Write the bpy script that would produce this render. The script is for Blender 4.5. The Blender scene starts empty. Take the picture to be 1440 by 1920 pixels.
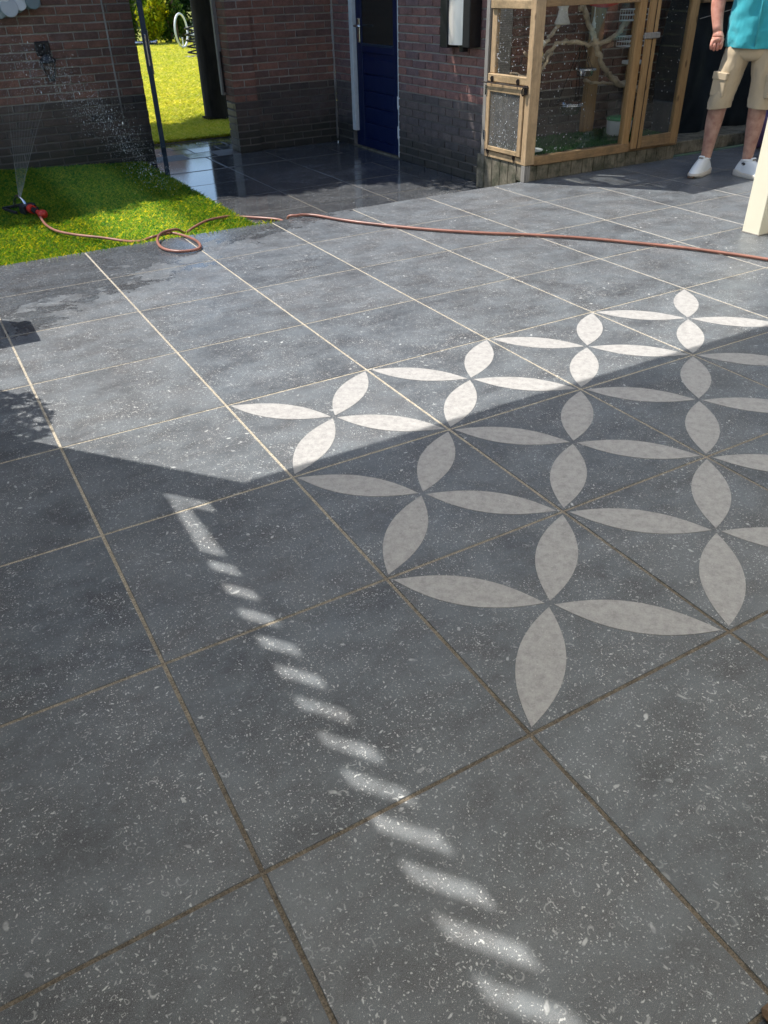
import bpy, math, random, bmesh
import numpy as np
from mathutils import Vector, Matrix, Quaternion
random.seed(7); np.random.seed(7)
S = 0.6                      # one paving tile = 0.6 m; all lengths below are in tile units
C = bpy.context.scene.collection
SC = bpy.context.scene
# ------------------------------------------------------------ camera, sky, sun, exposure
R = [(0.8672, -0.4975, -0.0228), (-0.2967, -0.4792, -0.8261), (0.4000, 0.7231, -0.5631)]
cam = bpy.data.cameras.new('camera'); co = bpy.data.objects.new('camera', cam); C.objects.link(co)
cam.sensor_fit = 'VERTICAL'; cam.sensor_height = 36; cam.sensor_width = 27
cam.lens = 1470.82 / 1920 * 36; cam.clip_start = 0.05; cam.clip_end = 500
m3 = Matrix((R[0], tuple(-a for a in R[1]), tuple(-a for a in R[2]))).transposed()
co.matrix_world = Matrix.Translation((-0.3013 * S, -1.3467 * S, 2.1844 * S)) @ m3.to_4x4()
SC.camera = co
SUN = Vector((0.385, -0.47, -1.0)).normalized()      # direction the light travels
w = bpy.data.worlds.new('World'); SC.world = w; w.use_nodes = True
nt = w.node_tree; bg = nt.nodes['Background']
sky = nt.nodes.new('ShaderNodeTexSky'); sky.sky_type = 'NISHITA'; sky.sun_disc = False
sky.sun_elevation = math.asin(-SUN.z); sky.sun_rotation = math.atan2(-SUN.x, -SUN.y)
sky.air_density = 1.0; sky.dust_density = 0.5; sky.ozone_density = 2.5
nt.links.new(sky.outputs[0], bg.inputs[0]); bg.inputs[1].default_value = 0.115
sl = bpy.data.lights.new('sun', 'SUN'); so = bpy.data.objects.new('sun', sl); C.objects.link(so)
sl.energy = 3.7; sl.angle = math.radians(0.46); sl.color = (1.0, 0.95, 0.87)
so.rotation_euler = SUN.to_track_quat('-Z', 'Y').to_euler()
SC.view_settings.view_transform = 'Standard'; SC.view_settings.look = 'None'
SC.view_settings.exposure = 1.0; SC.view_settings.gamma = 1; SC.view_settings.use_curve_mapping = False

# ------------------------------------------------------------ object helpers
def link(o, parent=None):
    C.objects.link(o)
    if parent is not None: o.parent = parent
    return o
def tag(o, label=None, cat=None, group=None, kind=None):
    if label: o['label'] = label
    if cat: o['category'] = cat
    if group: o['group'] = group
    if kind: o['kind'] = kind
    return o
def root(name, loc, label=None, cat=None, group=None, kind=None, rz=0):
    o = bpy.data.objects.new(name, None); o.location = Vector(loc) * S; o.rotation_euler = (0, 0, rz)
    link(o); return tag(o, label, cat, group, kind)
def mesh(name, vs, fs, mats, smooth=False, mi=None):
    me = bpy.data.meshes.new(name)
    me.from_pydata([(v[0] * S, v[1] * S, v[2] * S) for v in vs], [], fs)
    for m in (mats if isinstance(mats, (list, tuple)) else [mats]): me.materials.append(m)
    if smooth: me.polygons.foreach_set('use_smooth', [True] * len(me.polygons))
    if mi: me.polygons.foreach_set('material_index', mi)
    me.update(); return me
def put(name, me, parent=None, loc=(0, 0, 0), rot=None):
    o = bpy.data.objects.new(name, me); o.location = Vector(loc) * S
    if rot is not None: o.rotation_euler = rot
    return link(o, parent)
class MB:
    """collects shapes into one mesh"""
    def __init__(s): s.v = []; s.f = []
    def add(s, vs, fs):
        n = len(s.v); s.v += [tuple(v) for v in vs]; s.f += [tuple(i + n for i in f) for f in fs]; return s
    def box(s, x0, x1, y0, y1, z0, z1, b=0.0):
        if b <= 0:
            return s.add([(x0,y0,z0),(x1,y0,z0),(x1,y1,z0),(x0,y1,z0),(x0,y0,z1),(x1,y0,z1),(x1,y1,z1),(x0,y1,z1)],
                [(0,3,2,1),(4,5,6,7),(0,1,5,4),(1,2,6,5),(2,3,7,6),(3,0,4,7)])
        bm = bmesh.new(); bmesh.ops.create_cube(bm, size=1)
        for v in bm.verts: v.co = Vector(((x0+x1)/2+v.co.x*(x1-x0), (y0+y1)/2+v.co.y*(y1-y0), (z0+z1)/2+v.co.z*(z1-z0)))
        bmesh.ops.bevel(bm, geom=bm.edges[:], offset=b, segments=1, affect='EDGES', profile=0.5)
        bm.verts.ensure_lookup_table(); bm.verts.index_update()
        vs = [v.co[:] for v in bm.verts]; fs = [[v.index for v in f.verts] for f in bm.faces]; bm.free()
        return s.add(vs, fs)
    def tube(s, pts, r, n=8, cap=True):
        pts = [Vector(p) for p in pts]; rs = r if isinstance(r, (list, tuple)) else [r] * len(pts)
        vs = []; fs = []; up = Vector((0, 0, 1)); prev = None
        for i, p in enumerate(pts):
            t = (pts[min(i+1, len(pts)-1)] - pts[max(i-1, 0)]).normalized()
            if prev is None:
                a = t.cross(up)
                if a.length < .05: a = t.cross(Vector((1, 0, 0)))
                a.normalize()
            else: a = (prev - t * prev.dot(t)).normalized()
            prev = a; b = t.cross(a)
            for k in range(n):
                an = 2 * math.pi * k / n; vs.append(p + (a * math.cos(an) + b * math.sin(an)) * rs[i])
        for i in range(len(pts) - 1):
            for k in range(n): fs.append((i*n+k, i*n+(k+1) % n, (i+1)*n+(k+1) % n, (i+1)*n+k))
        if cap: fs += [tuple(range(n))[::-1], tuple((len(pts)-1)*n+k for k in range(n))]
        return s.add(vs, fs)
    def lathe(s, prof, c=(0,0,0), n=20, sx=1, sy=1):
        vs = []; fs = []
        for r, z in prof:
            for k in range(n):
                a = 2*math.pi*k/n; vs.append((c[0]+r*sx*math.cos(a), c[1]+r*sy*math.sin(a), c[2]+z))
        m = len(prof)
        for i in range(m-1):
            for k in range(n): fs.append((i*n+k, i*n+(k+1) % n, (i+1)*n+(k+1) % n, (i+1)*n+k))
        fs += [tuple(range(n))[::-1], tuple((m-1)*n+k for k in range(n))]
        return s.add(vs, fs)
    def build(s, name, mat, parent=None, smooth=False, loc=(0,0,0), rot=None):
        return put(name, mesh(name, s.v, s.f, mat, smooth), parent, loc, rot)
def spline(P, k=8):
    P = [Vector(p) for p in P]; out = []
    for i in range(len(P)-1):
        a = P[max(i-1,0)]; b = P[i]; c = P[i+1]; d = P[min(i+2,len(P)-1)]
        for j in range(k):
            t = j/k; out.append(0.5*((2*b)+(c-a)*t+(2*a-5*b+4*c-d)*t*t+(3*b-a-3*c+d)*t*t*t))
    out.append(P[-1]); return out

# ------------------------------------------------------------ material helpers
class NT:
    def __init__(s, name):
        s.mat = bpy.data.materials.new(name); s.mat.use_nodes = True; s.t = s.mat.node_tree
        s.b = s.t.nodes['Principled BSDF']; s.out = s.t.nodes['Material Output']
        s.b.inputs['Specular IOR Level'].default_value = 0.4
    def n(s, typ, ins=None, **kw):
        nd = s.t.nodes.new(typ)
        for k, v in kw.items(): setattr(nd, k, v)
        for k, v in (ins or {}).items(): s.set(nd.inputs[k], v)
        return nd
    def set(s, inp, v):
        if isinstance(v, bpy.types.NodeSocket): s.t.links.new(v, inp)
        elif isinstance(v, bpy.types.Node): s.t.links.new(v.outputs[0], inp)
        else:
            if inp.type == 'RGBA' and isinstance(v, (tuple, list)) and len(v) == 3: v = (*v, 1)
            inp.default_value = v
    def p(s, **kw):
        for k, v in kw.items(): s.set(s.b.inputs[k.replace('_', ' ')], v)
        return s
    def math(s, op, a, b=0.0, c=0.0, clamp=False):
        nd = s.t.nodes.new('ShaderNodeMath'); nd.operation = op; nd.use_clamp = clamp
        s.set(nd.inputs[0], a); s.set(nd.inputs[1], b); s.set(nd.inputs[2], c); return nd.outputs[0]
    def vm(s, op, a, b=(0,0,0), sc=None):
        nd = s.t.nodes.new('ShaderNodeVectorMath'); nd.operation = op
        s.set(nd.inputs[0], a); s.set(nd.inputs[1], b)
        if sc is not None: s.set(nd.inputs['Scale'], sc)
        return nd.outputs['Value'] if op in ('LENGTH', 'DISTANCE', 'DOT_PRODUCT') else nd.outputs[0]
    def mix(s, f, a, b, typ='MIX'):
        nd = s.t.nodes.new('ShaderNodeMix'); nd.data_type = 'RGBA'; nd.blend_type = typ
        s.set(nd.inputs[0], f); s.set(nd.inputs[6], a); s.set(nd.inputs[7], b); return nd.outputs[2]
    def ramp(s, f, stops, interp='LINEAR'):
        nd = s.t.nodes.new('ShaderNodeValToRGB'); nd.color_ramp.interpolation = interp; e = nd.color_ramp.elements
        while len(e) > 1: e.remove(e[-1])
        e[0].position = stops[0][0]; e[0].color = s.c4(stops[0][1])
        for pos, col in stops[1:]: x = e.new(pos); x.color = s.c4(col)
        s.set(nd.inputs[0], f); return nd.outputs[0]
    @staticmethod
    def c4(c): return (c, c, c, 1) if not isinstance(c, (tuple, list)) else (*c[:3], 1)
    def obj(s): return s.n('ShaderNodeTexCoord').outputs['Object']
    def pos(s): return s.n('ShaderNodeNewGeometry').outputs['Position']
    def rnd(s): return s.n('ShaderNodeObjectInfo').outputs['Random']
    def isl(s): return s.n('ShaderNodeNewGeometry').outputs['Random Per Island']
    def noise(s, vec, scale, det=3, rough=.55, dist=0, out=0):
        return s.n('ShaderNodeTexNoise', {'Vector': vec, 'Scale': scale, 'Detail': det, 'Roughness': rough, 'Distortion': dist}).outputs[out]
    def bump(s, h, st=.3, d=.002, **kw):
        nd = s.n('ShaderNodeBump', {'Height': h, 'Strength': st, 'Distance': d}); s.set(s.b.inputs['Normal'], nd.outputs[0]); return nd
    def scl(s, v, sc): return s.n('ShaderNodeMapping', {'Vector': v, 'Scale': sc}).outputs[0]
def simple(name, col, rough=.6, metal=0, var=.15, scale=20, bump=.2, spec=.4, stretch=None, coat=0):
    t = NT(name); o = t.obj(); v = t.scl(o, stretch) if stretch else o
    r = t.vm('SCALE', (31.7, 17.3, 9.1), sc=t.rnd()); v = t.vm('ADD', v, r)
    nz = t.noise(v, scale, 4); a = tuple(c*(1-var) for c in col); b = tuple(min(1, c*(1+var)) for c in col)
    t.p(Base_Color=t.ramp(nz, [(.3, a), (.7, b)]), Metallic=metal, Specular_IOR_Level=spec, Coat_Weight=coat)
    t.p(Roughness=t.ramp(t.noise(v, scale*2.3, 3), [(.3, max(.03, rough-.08)), (.7, min(1, rough+.08))]))
    if bump: t.bump(t.noise(v, scale*3, 4), bump, .002)
    return t.mat

def fossil_layer(t, vec, scale, keep, rmin, rmax, asp, ring=False):
    """flecks: one randomly turned, stretched speck (or shell ring / crescent) per voronoi cell"""
    v = t.n('ShaderNodeTexVoronoi', {'Vector': vec, 'Scale': scale, 'Randomness': 1.0}, voronoi_dimensions='2D')
    col = t.n('ShaderNodeSeparateColor', {'Color': v.outputs['Color']})
    loc = t.vm('SUBTRACT', vec, v.outputs['Position'])
    rot = t.n('ShaderNodeVectorRotate', {'Vector': loc, 'Angle': t.math('MULTIPLY', col.outputs[0], 6.283)}, rotation_type='Z_AXIS')
    st = t.scl(rot.outputs[0], (1.0, asp, 0.0))
    wob = t.vm('SCALE', t.vm('SUBTRACT', t.noise(vec, scale*1.7, 2, out=1), (.5,.5,.5)), sc=.5/scale)
    d = t.vm('LENGTH', t.vm('ADD', st, wob))
    r = t.math('ADD', t.math('MULTIPLY', t.math('POWER', col.outputs[1], 2.5), rmax-rmin), rmin)
    if ring:
        e = t.math('ABSOLUTE', t.math('SUBTRACT', d, r)); wd = t.math('MULTIPLY', r, .28)
        f = t.math('SUBTRACT', 1, t.math('DIVIDE', e, wd), clamp=True)
        sx = t.n('ShaderNodeSeparateXYZ', {'Vector': rot.outputs[0]})
        half = t.math('GREATER_THAN', t.math('ADD', sx.outputs[1], t.math('MULTIPLY', col.outputs[1], .004)), 0.0)
        f = t.math('MULTIPLY', f, half)
    else:
        f = t.math('MULTIPLY', t.math('SUBTRACT', r, d), t.math('DIVIDE', 2.5, r), clamp=True)
    k = t.math('LESS_THAN', col.outputs[2], keep)
    return t.math('MULTIPLY', f, k)

def stone_mat(name, wetall):
    t = NT(name); o = t.obj(); P = t.pos(); rn = t.rnd()
    off = t.vm('SCALE', (13.1, 7.7, 0), sc=t.math('MULTIPLY', rn, 40)); v = t.vm('ADD', o, off)
    warp = t.vm('ADD', v, t.vm('SCALE', t.vm('SUBTRACT', t.noise(v, 30, 3, out=1), (.5,.5,.5)), sc=.012))
    n1 = t.noise(v, 3.2, 5, .62, .6); n2 = t.noise(v, 11, 5, .7); n3 = t.noise(v, 220, 3, .7)
    base = t.ramp(n1, [(.28, (.022, .025, .028)), (.52, (.038, .043, .047)), (.72, (.074, .080, .085))])
    base = t.mix(t.math('MULTIPLY', n2, .5), base, (.070, .069, .082), 'MIX')
    base = t.mix(.8, base, t.ramp(n3, [(.3, (.55,.55,.55)), (.7, (1.5, 1.5, 1.5))]), 'MULTIPLY')
    base = t.mix(1, base, t.ramp(rn, [(0, (.72,.74,.78)), (.5, (1.0,1.0,1.0)), (1, (1.22,1.18,1.14))]), 'MULTIPLY')
    dens = t.ramp(t.noise(v, 4.5, 3, .6), [(.35, .45), (.60, 1.0)])
    a = fossil_layer(t, warp, 150, .60, .0008, .0028, 1.6)
    b = fossil_layer(t, warp, 68, .58, .0014, .0056, 2.6)
    c = fossil_layer(t, warp, 22, .30, .0030, .0115, 2.1)
    r = t.math('MAXIMUM', fossil_layer(t, warp, 30, .20, .0045, .0105, 1.3, True), fossil_layer(t, warp, 70, .14, .0024, .0050, 1.2, True))
    fine = t.ramp(t.noise(v, 900, 2, .6), [(.55, 0.0), (.64, .45)])
    f = t.math('MAXIMUM', t.math('MAXIMUM', a, t.math('MULTIPLY', b, 1.0)), t.math('MAXIMUM', t.math('MULTIPLY', c, .95), t.math('MULTIPLY', r, .75)))
    f = t.math('MULTIPLY', f, t.ramp(t.noise(v, 60, 2), [(.3, .35), (.6, 1.0)]))
    f = t.math('MAXIMUM', t.math('MULTIPLY', f, dens), t.math('MULTIPLY', fine, dens))
    colr = t.mix(t.math('MULTIPLY', f, .85), base, t.ramp(n2, [(.3, (.60,.62,.62)), (.7, (.78,.77,.74))]))
    # chalky mottling, with the bluish sky sheen of sunlit stone put into the colour
    haze = t.ramp(t.noise(t.scl(P, (1.0, 1.5, 1)), 4.2, 8, .74, .2), [(.36, 0.0), (.62, 1.0)])
    colr = t.mix(t.math('MULTIPLY', haze, .36 if not wetall else .1), colr, (.225, .258, .285))
    # wet stone near the sprinkler: irregular outline
    sp = t.n('ShaderNodeSeparateXYZ', {'Vector': P})
    wn = t.noise(P, 2.6, 6, .7, .3)
    if wetall:
        wet = t.ramp(t.noise(t.scl(P, (1, 2.2, 1)), 1.9, 5, .6), [(.36, .35), (.50, 1.0)])
        leftness = t.math('MULTIPLY', t.math('SUBTRACT', 3.1, sp.outputs[0]), 1.2, clamp=True)
        wet = t.math('MAXIMUM', t.math('MULTIPLY', wet, .75), t.math('MULTIPLY', leftness, 1.0))
        rough = t.math('SUBTRACT', .34, t.math('MULTIPLY', wet, .31))
    else:
        q = t.math('ADD', t.math('MULTIPLY', t.math('SUBTRACT', sp.outputs[1], 3.62), 1.6), t.math('MULTIPLY', t.math('SUBTRACT', wn, .5), 3.6))
        q = t.math('SUBTRACT', q, t.math('MULTIPLY', t.math('SUBTRACT', sp.outputs[0], 1.0), .75, clamp=False))
        wet = t.ramp(q, [(0.0, 0.0), (.10, 1.0)])
        rough = t.math('SUBTRACT', t.ramp(n2, [(.3, .36), (.7, .50)]), t.math('MULTIPLY', wet, .18))
    colr = t.mix(t.math('MULTIPLY', wet, .62), colr, t.mix(1, colr, (.42, .43, .45), 'MULTIPLY'))
    t.p(Base_Color=colr, Roughness=rough, Specular_IOR_Level=.5 if not wetall else .85)
    hh = t.math('ADD', t.math('MULTIPLY', n2, .5), t.math('MULTIPLY', n3, .25))
    t.bump(hh, .22 if not wetall else .14, .0015 if not wetall else .0022)
    return t.mat
M = {}
M['stone'] = stone_mat('bluestone_tile', False); M['stonewet'] = stone_mat('wet_bluestone_tile', True)
def petal_mat():
    t = NT('pale_printed_petal'); o = t.obj(); v = t.vm('ADD', o, t.vm('SCALE', (9.1, 4.7, 0), sc=t.rnd()))
    a = t.noise(v, 38, 6, .75); b = t.noise(v, 260, 3, .7)
    c = t.ramp(a, [(.32, (.265,.259,.255)), (.55, (.37,.363,.356)), (.75, (.42,.413,.405))])
    c = t.mix(.7, c, t.ramp(b, [(.3, (.80,.80,.80)), (.6, (1.05,1.05,1.05))]), 'MULTIPLY')
    f = fossil_layer(t, v, 90, .25, .0008, .003, 2.0); c = t.mix(t.math('MULTIPLY', f, .5), c, (.62,.60,.57))
    sc = t.ramp(t.noise(v, 55, 6, .8, .5), [(.60, 0.0), (.72, .45)]); c = t.mix(sc, c, (.20,.20,.20))
    t.p(Base_Color=c, Roughness=.5); t.bump(b, .15, .001); return t.mat
M['petal'] = petal_mat()
def sand_mat():
    t = NT('joint_sand'); P = t.pos(); a = t.noise(P, 300, 4, .8); b = t.noise(P, 22, 4, .7)
    sp = t.n('ShaderNodeSeparateXYZ', {'Vector': P})
    far = t.math('MULTIPLY', t.math('ADD', sp.outputs[1], -.1), .9, clamp=True)   # cream in sun, brown under the cover: light and shade put into the colour
    c = t.mix(far, t.ramp(b, [(.3, (.10,.088,.072)), (.7, (.24,.205,.16))]), t.ramp(b, [(.3, (.34,.31,.25)), (.7, (.50,.46,.385))]))
    c = t.mix(.8, c, t.ramp(a, [(.38, (.25,.24,.22)), (.62, (1.5,1.45,1.4))]), 'MULTIPLY')
    t.p(Base_Color=c, Roughness=.95); t.bump(a, .8, .003); return t.mat
M['sand'] = sand_mat(); M['sandwet'] = simple('wet_joint_sand', (.085,.078,.066), .6, var=.35, scale=60, bump=.5)
def brick_mat(name, c0, c1, c2, dark=False):
    t = NT(name); o = t.obj(); r = t.rnd(); v = t.vm('ADD', o, t.vm('SCALE', (21.3, 15.7, 11.1), sc=r))
    base = t.ramp(r, [(0, c0), (.35, c1), (.7, c2), (1, c0)])
    n = t.noise(v, 14, 5, .7); f = t.noise(v, 120, 4, .75)
    base = t.mix(.85, base, t.ramp(n, [(.3, (.62,.6,.6)), (.7, (1.3,1.25,1.2))]), 'MULTIPLY')
    base = t.mix(.8, base, t.ramp(f, [(.35, (.6,.6,.6)), (.65, (1.25,1.25,1.25))]), 'MULTIPLY')
    bloom = t.ramp(t.noise(t.pos(), 3.3, 6, .7), [(.58, 0.0), (.75, .35)])
    base = t.mix(bloom, base, (.22, .21, .21))
    sp = t.n('ShaderNodeSeparateXYZ', {'Vector': t.pos()}); dm_ = t.math('MULTIPLY', t.math('SUBTRACT', t.math('ADD', .02, t.math('MULTIPLY', t.noise(t.pos(), 7, 4, .7), .30)), sp.outputs[2]), 7, clamp=True)
    base = t.mix(t.math('MULTIPLY', dm_, .75), base, (.022,.026,.020))
    t.p(Base_Color=base, Roughness=.8 if not dark else .5, Specular_IOR_Level=.25 if not dark else .45)
    t.bump(t.math('ADD', n, f), .6, .004); return t.mat
M['brick'] = brick_mat('red_brown_brick', (.225,.125,.098), (.165,.105,.090), (.285,.145,.105))
M['brickR'] = brick_mat('purple_red_brick', (.260,.150,.135), (.205,.140,.140), (.310,.165,.138))
M['brickdark'] = brick_mat('dark_base_brick', (.085,.069,.063), (.110,.083,.072), (.066,.058,.056), True)
M['brickdarkR'] = brick_mat('grey_base_brick', (.135,.115,.114), (.112,.100,.104), (.155,.128,.122), True)
def mortar_mat():
    t = NT('wall_mortar'); P = t.pos(); a = t.noise(P, 160, 4, .75); b = t.noise(P, 5, 5, .7)
    sp = t.n('ShaderNodeSeparateXYZ', {'Vector': P})
    c = t.ramp(b, [(.3, (.28,.26,.23)), (.7, (.46,.43,.39))])
    c = t.mix(.7, c, t.ramp(a, [(.3, (.6,.6,.6)), (.7, (1.3,1.3,1.3))]), 'MULTIPLY')
    low = t.math('MULTIPLY', t.math('SUBTRACT', t.math('ADD', .42, t.math('MULTIPLY', b, .12)), sp.outputs[2]), 8, clamp=True)
    c = t.mix(t.math('MULTIPLY', low, .70), c, (.06,.057,.054))
    t.p(Base_Color=c, Roughness=.95); t.bump(a, .6, .003); return t.mat
M['mortar'] = mortar_mat()
def grass_mat(name, c0, c1, c2, tr=.35, stripe=False, trc=(1,1,1)):
    t = NT(name); r = t.isl(); P = t.pos()
    col = t.ramp(r, [(0, c0), (.5, c1), (1, c2)])
    n = t.noise(P, 1.6, 4, .7); col = t.mix(.6, col, t.ramp(n, [(.3, (.65,.75,.7)), (.7, (1.3,1.15,1.0))]), 'MULTIPLY')
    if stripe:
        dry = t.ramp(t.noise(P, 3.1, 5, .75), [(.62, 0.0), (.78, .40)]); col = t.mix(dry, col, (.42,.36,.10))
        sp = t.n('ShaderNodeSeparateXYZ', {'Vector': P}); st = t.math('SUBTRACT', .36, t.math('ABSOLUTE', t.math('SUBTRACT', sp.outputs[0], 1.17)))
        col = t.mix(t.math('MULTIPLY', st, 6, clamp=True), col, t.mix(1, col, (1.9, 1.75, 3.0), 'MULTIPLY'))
    t.p(Base_Color=col, Roughness=.6, Specular_IOR_Level=.15)
    tl = t.n('ShaderNodeBsdfTranslucent', {'Color': t.mix(1, col, trc, 'MULTIPLY')}); mx = t.n('ShaderNodeMixShader', {0: tr, 1: t.b.outputs[0], 2: tl.outputs[0]})
    t.t.links.new(mx.outputs[0], t.out.inputs[0]); return t.mat
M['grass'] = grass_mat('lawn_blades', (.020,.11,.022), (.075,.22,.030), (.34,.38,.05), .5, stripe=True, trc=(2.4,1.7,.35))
M['grassfar'] = grass_mat('meadow_blades', (.42,.50,.05), (.68,.68,.11), (.86,.80,.30), .45, trc=(1.15,1.1,.5))
M['leaf'] = grass_mat('green_leaves', (.03,.085,.012), (.075,.15,.018), (.14,.20,.03), .4)
M['leafyel'] = grass_mat('yellow_green_leaves', (.16,.26,.012), (.32,.37,.01), (.58,.50,.012), .4)
M['leafdark'] = grass_mat('ivy_leaves', (.015,.055,.015), (.03,.085,.025), (.09,.13,.06), .25)
M['soil'] = simple('lawn_soil', (.05,.085,.012), .95, var=.4, scale=30, bump=.6)
M['ground'] = simple('distant_ground', (.10,.12,.035), .95, var=.4, scale=2, bump=.3)
M['farsoil'] = simple('meadow_soil', (.28,.30,.06), .95, var=.35, scale=3, bump=.4)
M['bark'] = simple('dark_bark', (.030,.024,.018), .95, var=.5, scale=14, bump=1.0, stretch=(1,1,.25))
M['barkbr'] = simple('brown_bark', (.20,.13,.08), .9, var=.3, scale=14, bump=.6, stretch=(1,1,.25))
def wood_mat(name, c0, c1, rough=.65, axis=2, grime=0.0):
    t = NT(name); o = t.obj(); v = t.vm('ADD', o, t.vm('SCALE', (7.3, 5.1, 3.3), sc=t.rnd()))
    sc = [16, 16, 16]; sc[axis] = 1.1
    g = t.noise(t.scl(v, tuple(sc)), 3.2, 6, .65, .5); g2 = t.noise(t.scl(v, tuple(x*4 for x in sc)), 4, 3, .6)
    c = t.ramp(g, [(.28, c0), (.5, tuple((a+b)/2 for a, b in zip(c0, c1))), (.72, c1)])
    c = t.mix(.5, c, t.ramp(g2, [(.35, (.65,.65,.65)), (.6, (1.1,1.1,1.1))]), 'MULTIPLY')
    kn = t.n('ShaderNodeTexVoronoi', {'Vector': t.scl(v, (9, 9, 9) if axis != 2 else (9, 9, 4)), 'Scale': 1.0}, feature='F1')
    c = t.mix(t.ramp(kn.outputs['Distance'], [(.07, .75), (.13, 0.0)]), c, tuple(x*.3 for x in c0))
    if grime:
        gr = t.ramp(t.noise(t.pos(), 9, 6, .75), [(.42, 0.0), (.62, 1.0)])
        c = t.mix(t.math('MULTIPLY', gr, grime), c, (.05, .055, .035))
    t.p(Base_Color=c, Roughness=rough, Specular_IOR_Level=.3); t.bump(t.math('ADD', g, g2), .35, .002); return t.mat
M['timber'] = wood_mat('aviary_timber', (.29,.17,.070), (.44,.275,.125))
M['timberx'] = wood_mat('aviary_timber_x', (.27,.165,.08), (.39,.25,.125), axis=0, grime=.35)
M['timbery'] = wood_mat('aviary_timber_y', (.40,.27,.14), (.56,.40,.235), axis=1, grime=.45)
M['timberpale'] = wood_mat('pale_aviary_timber', (.43,.29,.155), (.58,.41,.245), grime=.25)  # paler version of the timber, for the left side and corner post
M['greywood'] = wood_mat('weathered_grey_wood', (.20,.19,.17), (.33,.31,.28), .8)
M['mossplank'] = wood_mat('mossy_planks', (.13,.115,.085), (.27,.24,.18), .85, grime=.9)
M['branch'] = simple('perch_branch', (.44,.35,.24), .75, var=.45, scale=16, bump=.6)
M['cream'] = simple('cream_painted_post', (.80,.76,.60), .45, var=.02, scale=6, bump=.05)
M['whitepaint'] = simple('white_painted_frame', (.62,.66,.66), .5, var=.08, scale=20, bump=.15)
M['bluepaint'] = simple('dark_blue_gloss_paint', (.003,.011,.055), .36, var=.05, scale=4, bump=0, spec=.35)
M['gatepaint'] = simple('dark_navy_steel', (.012,.028,.055), .4, var=.2, scale=20, bump=.08)
M['steel'] = simple('brushed_stainless', (.85,.81,.74), .5, metal=.5, var=.05, scale=30, bump=.05, stretch=(1,1,.1))
M['chrome'] = simple('worn_chrome', (.70,.70,.70), .2, metal=1, var=.05, scale=30, bump=.03)
M['black'] = simple('black_plastic', (.015,.016,.018), .4, var=.15, scale=30, bump=.06)
M['iron'] = simple('rusty_iron', (.035,.025,.02), .7, metal=.3, var=.4, scale=60, bump=.4)
M['whitewire'] = simple('white_coated_wire', (.70,.72,.72), .45, var=.05, scale=30, bump=.05)
M['white'] = simple('white_plastic', (.70,.74,.76), .4, var=.04, scale=20, bump=.03)
M['green'] = simple('green_plastic', (.03,.28,.10), .4, var=.1, scale=20, bump=.03)
M['red'] = simple('red_plastic', (.55,.035,.02), .4, var=.1, scale=20, bump=.05)
M['orange'] = simple('orange_hose_fitting', (.65,.10,.03), .45, var=.1, scale=20, bump=.05)
M['yellow'] = simple('straw_yellow', (.60,.42,.12), .6, var=.15, scale=20, bump=.1)
M['hose'] = simple('terracotta_garden_hose', (.27,.118,.085), .38, var=.30, scale=6, bump=.08, spec=.45)
M['rope'] = simple('white_rope_cloth', (.62,.58,.50), .9, var=.12, scale=60, bump=.6)
M['darksheet'] = simple('black_plastic_sheet', (.006,.010,.014), .5, var=.4, scale=5, bump=.4, spec=.15)
M['purple'] = simple('dark_purple_bag', (.05,.03,.10), .6, var=.2, scale=5, bump=.5)
M['coir'] = grass_mat('coir_fibre', (.10,.06,.035), (.17,.11,.06), (.25,.17,.10), .05)
M['turf'] = grass_mat('artificial_turf', (.012,.07,.018), (.02,.10,.025), (.05,.13,.03), .1)
M['rust'] = simple('rusty_metal', (.15,.10,.07), .8, var=.4, scale=40, bump=.4)
M['capiz'] = simple('pearly_shell_disc', (.50,.56,.58), .22, var=.18, scale=25, bump=.1, spec=.6)
_t = NT('pearly_shell_disc'); _t.p(Base_Color=_t.ramp(_t.rnd(), [(0, (.07,.13,.15)), (.45, (.16,.24,.27)), (.6, (.45,.48,.50)), (1, (.72,.74,.72))]), Roughness=.3, Specular_IOR_Level=.6); M['capiz'] = _t.mat
M['roofopal'] = None
def thin(name, col, tr, rough=.05, dirt=0.0, dscale=8):
    t = NT(name); P = t.obj()
    tp = t.n('ShaderNodeBsdfTransparent', {'Color': col}); gl = t.n('ShaderNodeBsdfGlossy', {'Color': (1,1,1), 'Roughness': rough})
    lw = t.n('ShaderNodeLayerWeight', {'Blend': .5}); fr_ = t.math('ADD', .022, t.math('MULTIPLY', t.math('POWER', lw.outputs['Facing'], 5), .8)); m1 = t.n('ShaderNodeMixShader', {0: fr_, 1: tp.outputs[0], 2: gl.outputs[0]})
    df = t.n('ShaderNodeBsdfDiffuse', {'Color': (.55,.53,.50)})
    tl = t.n('ShaderNodeBsdfTranslucent', {'Color': (.55,.53,.50)}); dm = t.n('ShaderNodeMixShader', {0: .4, 1: df.outputs[0], 2: tl.outputs[0]})
    f = t.math('MULTIPLY', t.ramp(t.noise(P, dscale, 5, .7), [(.3, .45), (.7, 1.0)]), dirt)
    f = t.math('MAXIMUM', f, 1-tr)
    m2 = t.n('ShaderNodeMixShader', {0: f, 1: m1.outputs[0], 2: dm.outputs[0]})
    t.t.links.new(m2.outputs[0], t.out.inputs[0]); return t.mat
M['glass'] = thin('aviary_glass', (.95,.96,.95), .99, .02, .012)
M['perspex'] = thin('scratched_perspex', (.72,.74,.74), .86, .18, .30, 14)
M['water'] = thin('water_drops', (.85,.87,.9), .55, .08, .0)
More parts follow.
